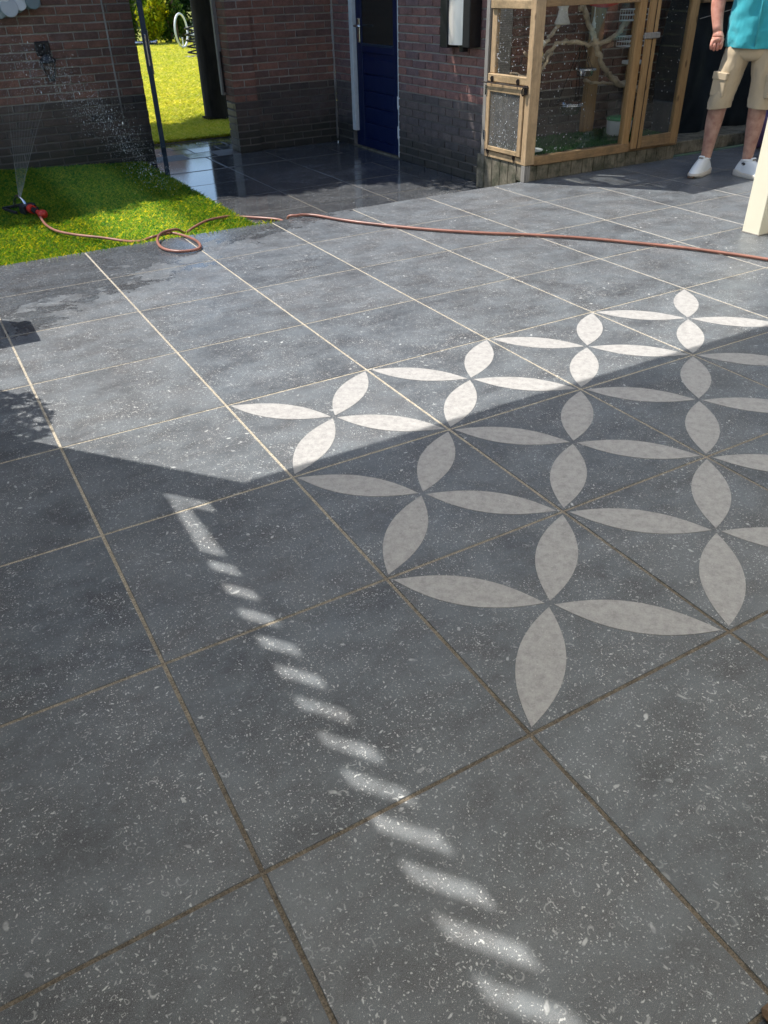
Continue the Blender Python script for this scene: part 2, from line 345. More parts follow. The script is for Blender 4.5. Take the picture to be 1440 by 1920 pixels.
def opal():
    t = NT('opal_roof_sheet'); tl = t.n('ShaderNodeBsdfTranslucent', {'Color': (.87,.85,.79)})
    df = t.n('ShaderNodeBsdfDiffuse', {'Color': (.8,.8,.78)}); m = t.n('ShaderNodeMixShader', {0: .88, 1: df.outputs[0], 2: tl.outputs[0]})
    t.t.links.new(m.outputs[0], t.out.inputs[0]); return t.mat
M['roofopal'] = opal()
def darkglass():
    t = NT('dark_door_glass'); t.p(Base_Color=(.02,.022,.02), Roughness=t.ramp(t.noise(t.obj(), 30, 3), [(.3, .12), (.7, .25)]), Specular_IOR_Level=.6); return t.mat
M['doorglass'] = darkglass()
def skin():
    t = NT('skin'); o = t.obj(); n = t.noise(o, 18, 5, .6); n2 = t.noise(o, 160, 3, .6)
    sp = t.n('ShaderNodeSeparateXYZ', {'Vector': o}); up = t.math('MULTIPLY', t.math('SUBTRACT', sp.outputs[2], .6), 4, clamp=True)
    c = t.mix(up, t.ramp(n, [(.35, (.33,.17,.13)), (.65, (.50,.31,.235))]), t.ramp(n, [(.35, (.55,.23,.165)), (.65, (.72,.37,.28))]))
    t.p(Base_Color=c, Roughness=.5, Subsurface_Weight=.12, Subsurface_Radius=(.01,.004,.002), Subsurface_Scale=.6)
    t.bump(t.math('ADD', n2, n), .25, .002); return t.mat
M['skin'] = skin()
def cloth(name, col, sc=500, var=.08):
    t = NT(name); o = t.obj(); n = t.noise(o, 6, 4); w1 = t.n('ShaderNodeTexWave', {'Vector': o, 'Scale': sc/5}, wave_type='BANDS', bands_direction='DIAGONAL')
    c = t.ramp(n, [(.3, tuple(x*(1-var) for x in col)), (.7, tuple(min(1,x*(1+var)) for x in col))])
    t.p(Base_Color=c, Roughness=.85, Specular_IOR_Level=.2, Sheen_Weight=.2)
    t.bump(t.math('ADD', t.noise(t.scl(o, (1,1,.35)), 26, 4, .6), t.math('MULTIPLY', w1.outputs[1], .06)), .45, .006); return t.mat
M['shirt'] = cloth('teal_linen', (.045,.37,.43)); M['shorts'] = cloth('khaki_cotton', (.46,.37,.25))
M['hair'] = simple('short_grey_hair', (.20,.17,.14), .8, var=.3, scale=80, bump=.8)
M['eye'] = simple('eye_dark', (.03,.025,.02), .2, var=.1, scale=20, bump=0)
M['sole'] = simple('cream_rubber_sole', (.55,.52,.46), .6, var=.05, scale=20, bump=.1)

# ------------------------------------------------------------ ground sheets
Z1 = -0.22                                    # level of the lower paving behind the step
tag(MB().add([(-300,-300,-1.0),(300,-300,-1.0),(300,300,-1.0),(-300,300,-1.0)], [(0,1,2,3)]).build('ground', M['ground']), kind='structure')

# upper terrace: sand bed with tiles 1 x 1, joints on whole numbers, ends in a step at y = 7
ter = root('terrace', (0,0,0), kind='structure')
MB().box(-3.0, 16.0, -8.0, 6.975, -.9, -.0024).build('joint_bed', M['sand'], ter)
def tile_mesh(name, mat, x0, x1, y0, y1, zt, th=.06):
    b = .002; cx, cy = (x0+x1)/2, (y0+y1)/2; hx, hy = (x1-x0)/2, (y1-y0)/2
    vs = []
    for (dx, dy, z) in ((hx, hy, -th), (hx, hy, -b), (hx-b, hy-b, 0)):
        vs += [(-dx,-dy,z),(dx,-dy,z),(dx,dy,z),(-dx,dy,z)]
    fs = [(8,9,10,11)]
    for k in (0, 4):
        for i in range(4): fs.append((k+i, k+(i+1) % 4, k+4+(i+1) % 4, k+4+i))
    return mesh(name, vs, fs, mat)
GX, GY = .0074, .0066
TM = tile_mesh('tile', M['stone'], GX, 1-GX, GY, 1-GY, 0)
TW = tile_mesh('tile', M['stonewet'], GX, 1-GX, GY, 1-GY, 0)
# petal (lens) mesh lying along +x, from .036 to .668 of the half diagonal
pv = []; L0, L1, W = .020, .676, .094
N = 18
up = [(L0+(L1-L0)*i/N, W*((4*(i/N)*(1-i/N))**1.04)) for i in range(N+1)]
loop = [(x, y) for x, y in up] + [(x, -y) for x, y in reversed(up[1:-1])]
pz0, pz1 = -.0008, .0016
pv = [(x, y, pz1) for x, y in loop] + [(x, y, pz0) for x, y in loop]; n_ = len(loop)
pf = [tuple(range(n_-1, -1, -1))] + [(i, (i+1) % n_, n_+(i+1) % n_, n_+i) for i in range(n_)]
PM = mesh('petal', pv, pf, M['petal'])
rr = random.Random(3)
for i in range(-3, 16):
    for j in range(-8, 7):
        if i < -2 and j < -4: continue
        o = put('tile', TM, ter, (i+.5, j+.5, rr.uniform(-.0003, .0008)), (rr.uniform(-.0008,.0008), rr.uniform(-.0008,.0008), rr.uniform(-.0008,.0008)))
        if 1 <= i <= 4 and 0 <= j <= 2:
            for k in range(4): put('petal', PM, o, (0,0,0), (0, 0, math.pi/4+k*math.pi/2))
# lower paving: joints at x = 4.09 + n, y = 8.3 + n
low = root('lower_terrace', (0,0,Z1), kind='structure')
MB().box(3.06, 6.62, 6.98, 12.9, -.5, -.004).build('joint_bed', M['sandwet'], low)
def cut_tile(x0, x1, y0, y1, mat=None):
    if x1-x0 > .995 and y1-y0 > .995: me = TW
    else: me = tile_mesh('tile', mat or M['stonewet'], x0+GX, x1-GX, y0+GY, y1-GY, 0)
    return put('tile', me, low, ((x0+x1)/2, (y0+y1)/2, rr.uniform(-.002,.002)), (rr.uniform(-.002,.002), rr.uniform(-.002,.002), 0))
xs = [3.075, 4.10, 5.10, 6.12, 6.61]; ys = [7.0, 7.30, 8.30, 9.32, 10.33, 11.31, 12.42]
for a in range(4):
    for b in range(6): cut_tile(xs[a], xs[a+1], ys[b], ys[b+1])
# path of smaller slabs through and beyond the gate
path = root('garden_path', (0,0,Z1), kind='structure')
MB().box(3.2, 6.6, 12.9, 14.3, -.5, -.014).build('joint_bed', M['sandwet'], path)
yy = 12.42; row = 0
low2 = [12.42, 12.86, 13.36, 13.72, 14.12]
for r_ in range(4):
    x = 3.34 - (r_ % 2) * .25 if r_ else 3.34
    while x < 5.9:
        x1 = x + .5
        me = tile_mesh('slab', M['stonewet'], x+.008, x1-.008, low2[r_]+.008, low2[r_+1]-.008, 0)
        if not (r_ == 0 and x1 > 4.75): put('slab', me, path, ((x+x1)/2, (low2[r_]+low2[r_+1])/2, rr.uniform(-.012, .0)), (rr.uniform(-.01,.01), rr.uniform(-.01,.01), 0))
        x = x1
MB().box(3.1, 6.6, 14.13, 14.22, -.35, .0, .008).build('edging_kerb', M['mossplank'], path)

# ------------------------------------------------------------ grass
def lawn_z(x, y):
    t = np.clip((3.05-x)*.055, 0, .2) * np.clip((y-8.5)/4.0, 0, 1)
    return -.195 + t
nx, ny = 24, 20; gv = []; gf = []
for j in range(ny+1):
    for i in range(nx+1):
        x = -9+12.04*i/nx; y = 7.0+5.44*j/ny; gv.append((x, y, float(lawn_z(x, y))))
for j in range(ny):
    for i in range(nx): a = j*(nx+1)+i; gf.append((a, a+1, a+nx+2, a+nx+1))
lawn = put('lawn', mesh('lawn', gv, gf, M['soil'], True)); tag(lawn, kind='structure')
def blades(name, X, Y, Z, h, wd, mat, lean=.5, label=None):
    n = len(X); a = np.random.rand(n)*2*np.pi; hh = h*(.55+.75*np.random.rand(n)); w_ = wd*(.7+.6*np.random.rand(n))
    la = np.random.rand(n)*2*np.pi; lm = hh*lean*np.random.rand(n)
    V = np.zeros((n, 4, 3)); dx = np.cos(a)*w_/2; dy = np.sin(a)*w_/2
    V[:,0] = np.c_[X-dx, Y-dy, Z]; V[:,1] = np.c_[X+dx, Y+dy, Z]
    mx = X+np.cos(la)*lm*.35; my = Y+np.sin(la)*lm*.35
    V[:,2] = np.c_[mx+dx*.8, my+dy*.8, Z+hh*.6]; V[:,3] = np.c_[X+np.cos(la)*lm, Y+np.sin(la)*lm, Z+hh]
    me = bpy.data.meshes.new(name); me.vertices.add(n*4); me.vertices.foreach_set('co', (V*S).ravel())
    idx = np.arange(n)[:, None]*4 + np.array([[0,1,2,0,2,3]]); me.loops.add(n*6); me.loops.foreach_set('vertex_index', idx.ravel().astype(np.int32))
    me.polygons.add(n*2); me.polygons.foreach_set('loop_start', (np.arange(n*2)*3).astype(np.int32)); me.polygons.foreach_set('loop_total', np.full(n*2, 3, np.int32))
    me.materials.append(mat); me.update(calc_edges=True)
    o = put(name, me); tag(o, label, kind='stuff'); return o
n = 230000
X = -2.2+5.27*np.random.rand(n); Y = 7.02+5.38*np.random.rand(n)
k = (X > (-.3+(Y+1.35)*.03)); X, Y = X[k], Y[k]
stripe = ((X - 1.9 - (Y-10)*(-.02)) % 1.1) < .55
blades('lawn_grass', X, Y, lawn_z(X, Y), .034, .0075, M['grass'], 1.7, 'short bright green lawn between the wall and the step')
_x = 3.35*np.random.rand(2600)-.3; blades('lawn_edge_tufts', _x, 6.985+.05*np.random.rand(2600), np.full(2600, -.12), .125, .010, M['grass'], .8, 'uneven grass tufts along the stone edge of the lawn')
# wild grass outside the gate
def far_z(x, y): return -.22 + 0.0*x
fv = [(-30,14.22,-.23),(60,14.22,-.23),(60,90,-.23),(-30,90,-.23),(-30,12.8,-.23),(3.1,12.8,-.23),(3.1,14.22,-.23),(6.6,12.8,-.23),(60,12.8,-.23),(6.6,14.22,-.23)]
tag(put('meadow', mesh('meadow', fv, [(0,1,2,3),(4,5,6,0),(7,8,1,9)], M['farsoil'])), kind='structure')
Y = 14.2+(45-14.2)*np.random.rand(150000)**1.5; s_ = .19+.21*np.random.rand(len(Y)); X = -.3+(Y+1.35)*s_
blades('meadow_grass', X, Y, np.full(len(X), -.23), .075, .020, M['grassfar'], 2.2, 'tall sunlit yellow green grass seen through the open gate')

# ------------------------------------------------------------ brick walls
BL, BH, CO, LP = .342, .088, .1083, .358      # brick length, height, course pitch, length pitch (21 x 5.2 cm bricks, 6.5 cm courses)
_bc = {}
def brick_mesh(L, mat, D=.10):
    key = (round(L, 2), mat.name)
    if key not in _bc:
        L = key[0]; mb = MB().box(-L/2, L/2, -D/2, D/2, -BH/2, BH/2, .004)
        _bc[key] = mesh('brick', mb.v, mb.f, mat)
    return _bc[key]
def brick_wall(parent, org, ang, length, z0, z1, holes=(), mats=('brick','brickdark'), darkz=.79, zpart=2.1, thick=.36, seed=1, start=0.0, vis=(-1e9, 1e9)):
    """face looks along local -y; bricks stand 1 cm proud of the mortar"""
    rg = random.Random(seed); w = bpy.data.objects.new('wall', None); w.location = Vector(org)*S; w.rotation_euler = (0,0,ang); link(w, parent)
    # mortar core with holes
    segs = [(0, length)]
    for (a, b, za, zb) in holes:
        if zb >= z1 - 1e-6 or True:
            ns = []
            for s0, s1 in segs:
                if a > s0: ns.append((s0, min(a, s1)))
                if b < s1: ns.append((max(b, s0), s1))
            segs = [q for q in ns if q[1]-q[0] > .001]
    mb = MB()
    for s0, s1 in segs: mb.box(s0, s1, .017, thick, z0, z1)
    for (a, b, za, zb) in holes:
        if zb < z1: mb.box(a, b, .017, thick, zb, z1)
    mb.build('mortar', M['mortar'], w)
    rest = {}; k = 0; z = z0+.004
    while z + BH < z1 + .02:
        zc = z+BH/2; off = (0 if k % 2 == 0 else LP/2) + start; x = -LP*2+off; mname = mats[1] if zc < darkz else mats[0]
        while x < length:
            a, b = max(x, 0), min(x+BL, length)
            pcs = [(a, b)]
            for (ha, hb, za, zb) in holes:
                if za-.02 < zc < zb+.02:
                    q = []
                    for p0, p1 in pcs:
                        if p1 <= ha or p0 >= hb: q.append((p0, p1))
                        else:
                            if p0 < ha-.02: q.append((p0, ha-.008))
                            if p1 > hb+.02: q.append((hb+.008, p1))
                    pcs = q
            for p0, p1 in pcs:
                if p1-p0 < .03: continue
                L = round(p1-p0, 2); me = brick_mesh(L, M[mname]); xc = (p0+p1)/2
                loc = (xc, .05+rg.uniform(-.004,.004), zc+rg.uniform(-.0025,.0025)); rot = (rg.uniform(-.008,.008), rg.uniform(-.008,.008), rg.uniform(-.008,.008))
                if zc < zpart and vis[0] < xc < vis[1]:
                    put('brick', me, w, loc, rot)
                else: rest.setdefault(mname, MB()).box(loc[0]-L/2, loc[0]+L/2, loc[1]-.05, loc[1]+.05, loc[2]-BH/2, loc[2]+BH/2)
            x += LP
        z += CO; k += 1
    for mn, b in rest.items(): tag(b.build('upper_bricks', M[mn], w), kind='stuff')
    return w
GWT = 3.9      # top of the garden walls
gw = root('garden_wall', (0, 12.45, 0), 'dark red brick garden wall with black base behind the lawn, left of the gate', 'brick wall')
brick_wall(gw, (-7, 0, 0), 0, 10.29, Z1-.2, GWT, seed=2, vis=(7.7, 11), start=.10)
MB().box(-7.05, 3.33, -.06, .42, GWT, GWT+.09, .01).build('coping', M['greywood'], gw)
MB().box(2.885-.012, 2.885+.012, -.006, .016, .35, 2.4).build('mortar_seam', M['mortar'], gw)
gw2 = root('garden_wall', (0, 12.45, 0), 'red brown brick wall with a narrow pier between the open gate and the blue door corner', 'brick wall')
brick_wall(gw2, (5.10, 0, 0), 0, 1.50, Z1, GWT, seed=3, start=-.06)
pr_ = bpy.data.objects.new('pier', None); pr_.location = (4.72*S, -.06*S, 0); link(pr_, gw2)
rg = random.Random(8); z = Z1+.004; k = 0
MB().box(.017, .385, .012, .40, Z1, GWT).build('mortar', M['mortar'], pr_)
while z+BH < GWT:
    mn = 'brickdark' if z < .45 else 'brick'
    if k % 2 == 0:
        put('brick', brick_mesh(.40, M[mn]), pr_, (.20, .05, z+BH/2), (0, 0, rg.uniform(-.006,.006)))
        put('brick', brick_mesh(.30, M[mn]), pr_, (.05, .256, z+BH/2), (0, 0, math.pi/2))
    else:
        for c in (.095, .305): put('brick', brick_mesh(.19, M[mn]), pr_, (c, .05, z+BH/2), (0, 0, rg.uniform(-.006,.006)))
        put('brick', brick_mesh(.30, M[mn]), pr_, (.05, .256, z+BH/2), (0, 0, math.pi/2))
    z += CO; k += 1
MB().box(4.68, 6.6, -.1, .42, GWT, GWT+.09, .01).build('coping', M['greywood'], gw2)

# outbuilding with the blue door: its west wall looks along -x, its south wall runs behind the aviary
hs = root('brick_outbuilding', (6.6, 8.05, 0), 'purplish brick outbuilding with a dark blue door, behind the bird aviary', 'building')
D0, D1 = 10.31-8.05, 11.84-8.05       # door opening, measured along +y from the south corner
wl = brick_wall(hs, (0, 4.40, 0), -math.pi/2, 4.40, Z1, 4.4, holes=[(4.40-D1, 4.40-D0, Z1, 3.1)], mats=('brickR','brickdarkR'), darkz=.80, seed=5, zpart=2.08, start=.05)
ws = brick_wall(hs, (.38, 0, 0), 0, 7.5, Z1, 4.4, mats=('brick','brickdark'), darkz=.9, seed=6, zpart=2.0, vis=(.4, 4.4))
MB().box(.03, .378, .02, .36, Z1, 4.4).build('corner_core', M['mortar'], hs)
MB().box(-.15, 8.1, -.2, 9.0, 4.4, 4.55, .01).build('roof', M['black'], hs)
# door
dr = bpy.data.objects.new('door', None); dr.location = (0,0,0); link(dr, hs)
MB().box(.062, .115, D0+.02, D1-.02, Z1+.02, 3.05, .003).build('leaf', M['bluepaint'], dr)
b = MB()
for (a0, a1, z0_, z1_) in ((D0+.02, D0+.20, Z1+.03, 3.04), (D1-.34, D1-.17, Z1+.03, 3.04), (D0+.20, D1-.34, Z1+.03, Z1+.16), (D0+.20, D1-.34, 1.20, 1.30)):
    b.box(.035, .075, a0, a1, z0_, z1_, .006)
b.build('stiles', M['bluepaint'], dr)
zz = Z1+.17
for i in range(5): MB().box(.045, .07, D0+.205, D1-.345, zz+i*.236, zz+i*.236+.226, .012).build('board', M['bluepaint'], dr)
MB().box(.05, .064, D0+.21, D1-.35, 1.31, 3.0).build('glass', M['doorglass'], dr)
b = MB(); 
for (a0, a1, z0_, z1_) in ((D0+.20, D1-.34, 1.29, 1.325),): b.box(.028, .06, a0, a1, z0_, z1_, .004)
b.build('glazing_bead', M['gatepaint'], dr)
b = MB().box(.022, .034, D1-.30, D1-.22, 1.33, 1.66, .004); b.build('handle_plate', M['chrome'], dr)
MB().tube([(.03, D1-.26, 1.56), (-.05, D1-.26, 1.56), (-.06, D1-.28, 1.56), (-.06, D1-.48, 1.555)], .016).build('handle', M['chrome'], dr, True)
b = MB().box(-.012, .10, D1-.115, D1-.005, Z1+.25, 3.1, .006); b.build('door_frame', M['whitepaint'], hs)
MB().box(.005, .10, D0+.002, D0+.022, Z1, 3.1, .003).build('door_frame', M['whitepaint'], hs)
MB().box(.02, .12, D0, D1, 3.05, 3.1).build('door_frame', M['whitepaint'], hs)
for zz in (.07, .49, 2.3):
    b = MB().box(.012, .034, D0-.01, D0+.06, zz, zz+.17, .003); b.tube([(.015, D0+.02, zz-.01), (.015, D0+.02, zz+.18)], .014); b.build('hinge', M['whitewire'], hs)
MB().box(-.0, .3, D0, D1, Z1-.1, Z1+.02).build('threshold', M['mossplank'], hs)
b = MB(); r9 = random.Random(4)
pts = [( -.004+ .0, 4.385, Z1+ .05 + i*.1) for i in range(30)]
b.tube([(-.012+r9.uniform(-.006,.006), 4.375+r9.uniform(-.006,.006), z_) for _, _, z_ in pts], [.012+r9.uniform(0,.014) for _ in pts], 5); b.build('mortar_seam', M['mortar'], hs)
# stainless wall box
wb = root('stainless_wall_box', (6.6, 8.2, 1.42), 'stainless steel box with black side panels on the brick wall beside the blue door', 'wall box')
b = MB(); N = 14; prof = []
for i in range(N+1):
    t_ = i/N; prof.append((-.17-.07*math.sin(math.pi*t_), .17+.34*t_))
vs = []; fs = []
for (x, y) in prof: vs += [(x, y, .015), (x, y, 1.25)]
for i in range(N): fs.append((2*i, 2*i+1, 2*i+3, 2*i+2))
vs += [(-.02, .17, .015), (-.02, .17, 1.25), (-.02, .51, .015), (-.02, .51, 1.25)]; q = 2*(N+1)
fs += [tuple([q]+[2*i for i in range(N+1)]+[q+2]), (q, q+1, 1, 0), (2*N, 2*N+1, q+3, q+2)]
b.add(vs, fs); b.build('cover', M['steel'], wb, False)
MB().box(-.19, -.003, .01, .165, -.01, 1.28, .008).build('side_panel', M['black'], wb)
MB().box(-.19, -.003, .515, .69, -.03, 1.28, .008).build('side_panel', M['black'], wb)
MB().box(-.12, -.03, .25, .33, -.07, .012, .006).build('outlet', M['black'], wb)

# wall lamp and shell ornament on the left wall
lp = root('wall_lamp', (1.93, 12.45, 1.2), 'black lantern wall lamp hung on the red brick wall above the lawn', 'wall lamp')
MB().box(-.10, .10, -.03, .0, .16, .34, .01).build('bracket', M['black'], lp)
MB().tube(spline([(0,-.03,.24),(0,-.12,.30),(0,-.19,.27),(0,-.2,.18)]), .014).build('arm', M['black'], lp, True)
MB().lathe([(.02,.19),(.06,.17),(.11,.12),(.115,.09),(.10,.08)], (0,-.2,0), 8).build('lamp_shade', M['black'], lp)
MB().lathe([(.04,-.12),(.065,-.11),(.09,.02),(.095,.08)], (0,-.2,0), 8).build('lamp_glass', M['glass'], lp)
b = MB()
for k in range(8):
    a = 2*math.pi*k/8+.39; b.tube([(.04*math.cos(a), -.2+.04*math.sin(a), -.13), (.098*math.cos(a), -.2+.098*math.sin(a), .085)], .006, 5)
b.lathe([(.05,-.15),(.05,-.125)], (0,-.2,0), 8); b.build('cage', M['black'], lp)
orn = root('disc_ornament', (1.62, 12.40, 2.1), 'hanging ornament of overlapping pearly discs on the left brick wall', 'wall ornament')
for (x, z, ry, ti, s_) in ((-.10,-.02,.4,.3,.10),(-.02,-.14,.1,-.2,.115),(.085,-.10,-.1,.1,.11),(.13,-.10,.3,-.3,.085),(.245,-.075,0.0,.35,.10),(.30,-.075,.1,-.15,.10),(-.16,-.17,0,.2,.10),(.19,.08,0,.1,.10),(.02,.10,0,.2,.11),(-.1,.2,0,.1,.11),(.3,.15,.2,.1,.1),(.1,.25,0,.1,.11)):
    MB().lathe([(s_*.9,-.006),(s_,-.003),(s_,.003),(s_*.9,.006)], n=22).build('disc', M['capiz'], orn, False, (x, -.05-.02*((int(abs(x*100)))%4), z), (math.pi/2+ti*.5, ry*.4, 0))
MB().tube([(-.1,0,.5),(.0,.02,.35),(.2,.02,.35),(.3,0,.5)], .008).build('hanger', M['iron'], orn)

# ------------------------------------------------------------ gate
g = root('garden_gate', (3.44, 12.5, 0), 'narrow dark navy steel gate standing open, seen edge on with chrome handles', 'gate')
gd = Vector((3.065-3.44, 11.08-12.5, 0)); gl = gd.length; g.rotation_euler = (0, 0, math.atan2(gd.y, gd.x))
MB().box(0, gl, -.033, .033, Z1+.34, Z1+.44, .004).build('bottom_rail', M['gatepaint'], g)
MB().box(gl-.09, gl, -.033, .033, Z1+.03, 3.3, .005).build('lock_stile', M['gatepaint'], g)
MB().box(0, .09, -.033, .033, Z1+.10, 3.3, .005).build('hinge_stile', M['gatepaint'], g)
MB().box(.09, gl-.09, -.033, .033, 3.18, 3.3, .004).build('top_rail', M['gatepaint'], g)
for i in range(9):
    a = .1+i*(gl-.2)/9; MB().box(a, a+(gl-.2)/9-.008, -.02, .02, Z1+.12, 3.18, .004).build('board', M['gatepaint'], g)
MB().box(gl-.02, gl+.004, -.012, .012, 1.24, 1.62, .003).build('lock_plate', M['chrome'], g)
b = MB().box(gl-.085, gl-.025, -.045, -.034, 1.14, 1.66, .003).box(gl-.085, gl-.025, .034, .045, 1.14, 1.66, .003); b.build('handle_plate', M['chrome'], g)
for s_ in (-1, 1):
    MB().tube([(gl-.055, s_*.04, 1.52), (gl-.055, s_*.13, 1.52), (gl-.07, s_*.14, 1.52), (gl-.24, s_*.14, 1.52)], .02).build('handle', M['chrome'], g, True)
for zz in (.2, 1.62, 2.8): MB().box(-.24, .02, -.02, .02, zz, zz+.06).build('hinge', M['iron'], g)
gp = root('gate_post', (4.69, 12.80, 0), 'weathered pale timber stop post at the right side of the open gate', 'gate post')
MB().box(-.03, .06, -.03, .05, .62, 3.5, .006).build('post', M['greywood'], gp)
MB().box(.0, .03, -.036, -.028, .66, 1.25, .002).build('strike_plate', M['iron'], gp)

# ------------------------------------------------------------ aviary
av = root('bird_aviary', (0,0,0), 'timber framed bird aviary with glass front standing against the brick wall', 'aviary')
av.location = (6.42*S, 6.92*S, 0)
def A(x, y, z): return (x-6.42, y-6.92, z)
def abox(name, x0, x1, y0, y1, z0, z1, mat, b=.006, par=av):
    return MB().box(x0-6.42, x1-6.42, y0-6.92, y1-6.92, z0, z1, b).build(name, mat, par)
XR = 9.06; YB = 8.0; ZT = 3.3
# planked plinth
r5 = random.Random(5)
x = 6.44
while x < XR:
    w_ = .19; abox('plinth_plank', x, min(x+w_-.008, XR), 6.945, 6.985, .0, .178, M['mossplank'], .004); x += w_
y = 6.955
while y < 7.98:
    w_ = .172; z0_ = 0.0 if y+w_ < 7.0 else Z1; abox('plinth_plank', 6.445, 6.485, y, min(y+w_-.008, 8.0), Z1 if y > 7.0 else 0.0, .20, M['mossplank'], .004); y += w_
abox('plinth_corner', 6.42, 6.443, 6.925, 7.0, .0, .19, M['greywood'], .003)
abox('plinth_corner', 6.445, 6.505, 6.922, 6.944, .0, .19, M['greywood'], .003)
abox('floor_board', 6.50, XR-.01, 6.99, 8.0, .20, .285, M['mossplank'])
# posts
abox('corner_post', 6.42, 6.565, 6.925, 7.02, .195, ZT, M['timberpale'])
abox('back_post', 6.44, 6.50, 7.825, 7.90, .20, ZT-.1, M['greywood'])
abox('back_post', 8.22, 8.40, 7.90, 8.0, .28, ZT-.1, M['timber'])
abox('back_post', 6.55, 6.66, 7.92, 8.0, .28, ZT-.1, M['timber'])
abox('middle_post', 8.03, 8.155, 6.935, 7.02, .19, ZT, M['timber'])
abox('end_post', 8.985, XR, 6.93, 7.05, .19, ZT, M['timber'])
abox('back_post', 8.98, XR, 7.9, 8.0, .19, ZT, M['timber'])
# front rails
abox('bottom_rail', 6.567, XR, 6.928, 7.015, .18, .285, M['timberx'])
abox('top_rail', 6.567, 8.028, 6.93, 7.015, 1.865, 1.955, M['timberx'])
abox('top_rail', 6.567, XR, 6.93, 7.015, ZT-.5, ZT-.4, M['timberx'])
abox('front_glass', 6.566, 8.03, 6.972, 6.978, .284, 1.866, M['glass'], 0)
abox('front_glass', 6.566, 8.03, 6.972, 6.978, 1.956, 2.75, M['glass'], 0)
# front door, right section
dd = put('front_door', None, av)
for (nm, x0, x1, z0_, z1_, mt) in (('stile', 8.165, 8.335, .215, 2.72, 'timber'), ('stile', 8.875, 8.978, .215, 2.72, 'timber'), ('rail', 8.337, 8.873, .215, .355, 'timberx'), ('rail', 8.337, 8.873, 2.6, 2.72, 'timberx')):
    abox(nm, x0, x1, 6.885, 6.926, z0_, z1_, M[mt], .005, dd)
abox('bead', 8.255, 8.263, 6.878, 6.886, .215, 2.72, M['iron'], 0, dd)
abox('pane', 8.337, 8.873, 6.903, 6.909, .355, 2.6, M['glass'], 0, dd)
abox('turn_button', 8.10, 8.36, 6.855, 6.884, 1.48, 1.545, M['greywood'])
# left side: mesh section above, hinged hatch below
abox('side_rail', 6.43, 6.50, 7.02, 7.80, 1.845, 1.935, M['timbery'])
abox('side_rail', 6.43, 6.50, 7.02, 7.80, 1.072, 1.158, M['timbery'])
abox('side_rail', 6.43, 6.50, 7.02, 7.80, .195, .268, M['timbery'])
abox('side_rail', 6.43, 6.50, 7.02, 7.80, 2.8, 2.9, M['timbery'])
abox('side_stud', 6.46, 6.51, 7.70, 7.80, 1.16, 1.84, M['timberpale'])
hd = put('side_hatch', None, av)
for (y0, y1, z0_, z1_, mt) in ((7.03, 7.10, .285, 1.052, 'timberpale'), (7.71, 7.78, .285, 1.052, 'timberpale'), (7.102, 7.708, .965, 1.052, 'timbery'), (7.102, 7.708, .285, .335, 'timbery')):
    abox('frame', 6.405, 6.445, y0, y1, z0_, z1_, M[mt], .004, hd)
abox('perspex_pane', 6.42, 6.426, 7.10, 7.71, .33, .967, M['perspex'], 0, hd)
for zz in (.40, .92): abox('hinge', 6.395, 6.412, 7.765, 7.80, zz, zz+.11, M['chrome'], .002, hd)
for (y_, z_) in ((7.70, 1.10), (7.18, 1.10), (7.72, .275), (7.17, .262)):
    b = MB(); b.box(-.012, 0, -.02, .02, -.035, .035, .002); b.tube(spline([(-.012,0,.03),(-.03,.0,.01),(-.02,-.012,-.03),(-.025,-.03,-.07)], 4), .006, 6)
    b.build('hook', M['iron'], av, False, A(6.43, y_, z_))
b = MB(); b.tube([(-.015, -.10, 0), (-.02, .85, -.0)], .008, 6); b.build('bolt_rod', M['iron'], av, True, A(6.40, 7.02, 1.062))
b = MB(); b.box(-.02,0,-.03,.03,-.05,.05,.003); b.tube(spline([(-.02,0,.05),(-.05,.02,.0),(-.03,.03,-.06),(-.02,0,-.03)],4), .009, 6); b.build('latch', M['iron'], av, False, A(6.42, 7.0, 1.03))
# welded wire mesh
b = MB()
for i in range(42): y_ = 7.03+i*.0185; b.box(.0,.0016, y_-6.92, y_-6.92+.0016, 1.155, 1.85)
for i in range(38): z_ = 1.158+i*.0185; b.box(.0017,.0033, 7.02-6.92, 7.80-6.92, z_, z_+.0016)
for i in range(42): y_ = 7.03+i*.0185; b.box(.0,.0016, y_-6.92, y_-6.92+.0016, 1.93, 2.8)
for i in range(46): z_ = 1.94+i*.0185; b.box(.0017,.0033, 7.02-6.92, 7.80-6.92, z_, z_+.0016)
tag(b.build('wire_mesh', M['chrome'], av, False, (.055, 0, 0)), kind='stuff')
# roof, a little lower towards the right
vs = [(-.06,-.06,ZT),(2.72,-.06,ZT-.42),(2.72,1.1,ZT-.42),(-.06,1.1,ZT),(-.06,-.06,ZT+.05),(2.72,-.06,ZT-.37),(2.72,1.1,ZT-.37),(-.06,1.1,ZT+.05)]
MB().add(vs, [(0,3,2,1),(4,5,6,7),(0,1,5,4),(1,2,6,5),(2,3,7,6),(3,0,4,7)]).build('roof', M['mossplank'], av)
# artificial turf
bx = np.random.rand(16000)*2.5+6.53; by = np.random.rand(16000)*.98+7.01
tf = blades('artificial_turf', bx-6.42, by-6.92, np.full(16000, .285), .03, .008, M['turf'], .8); tf.parent = av
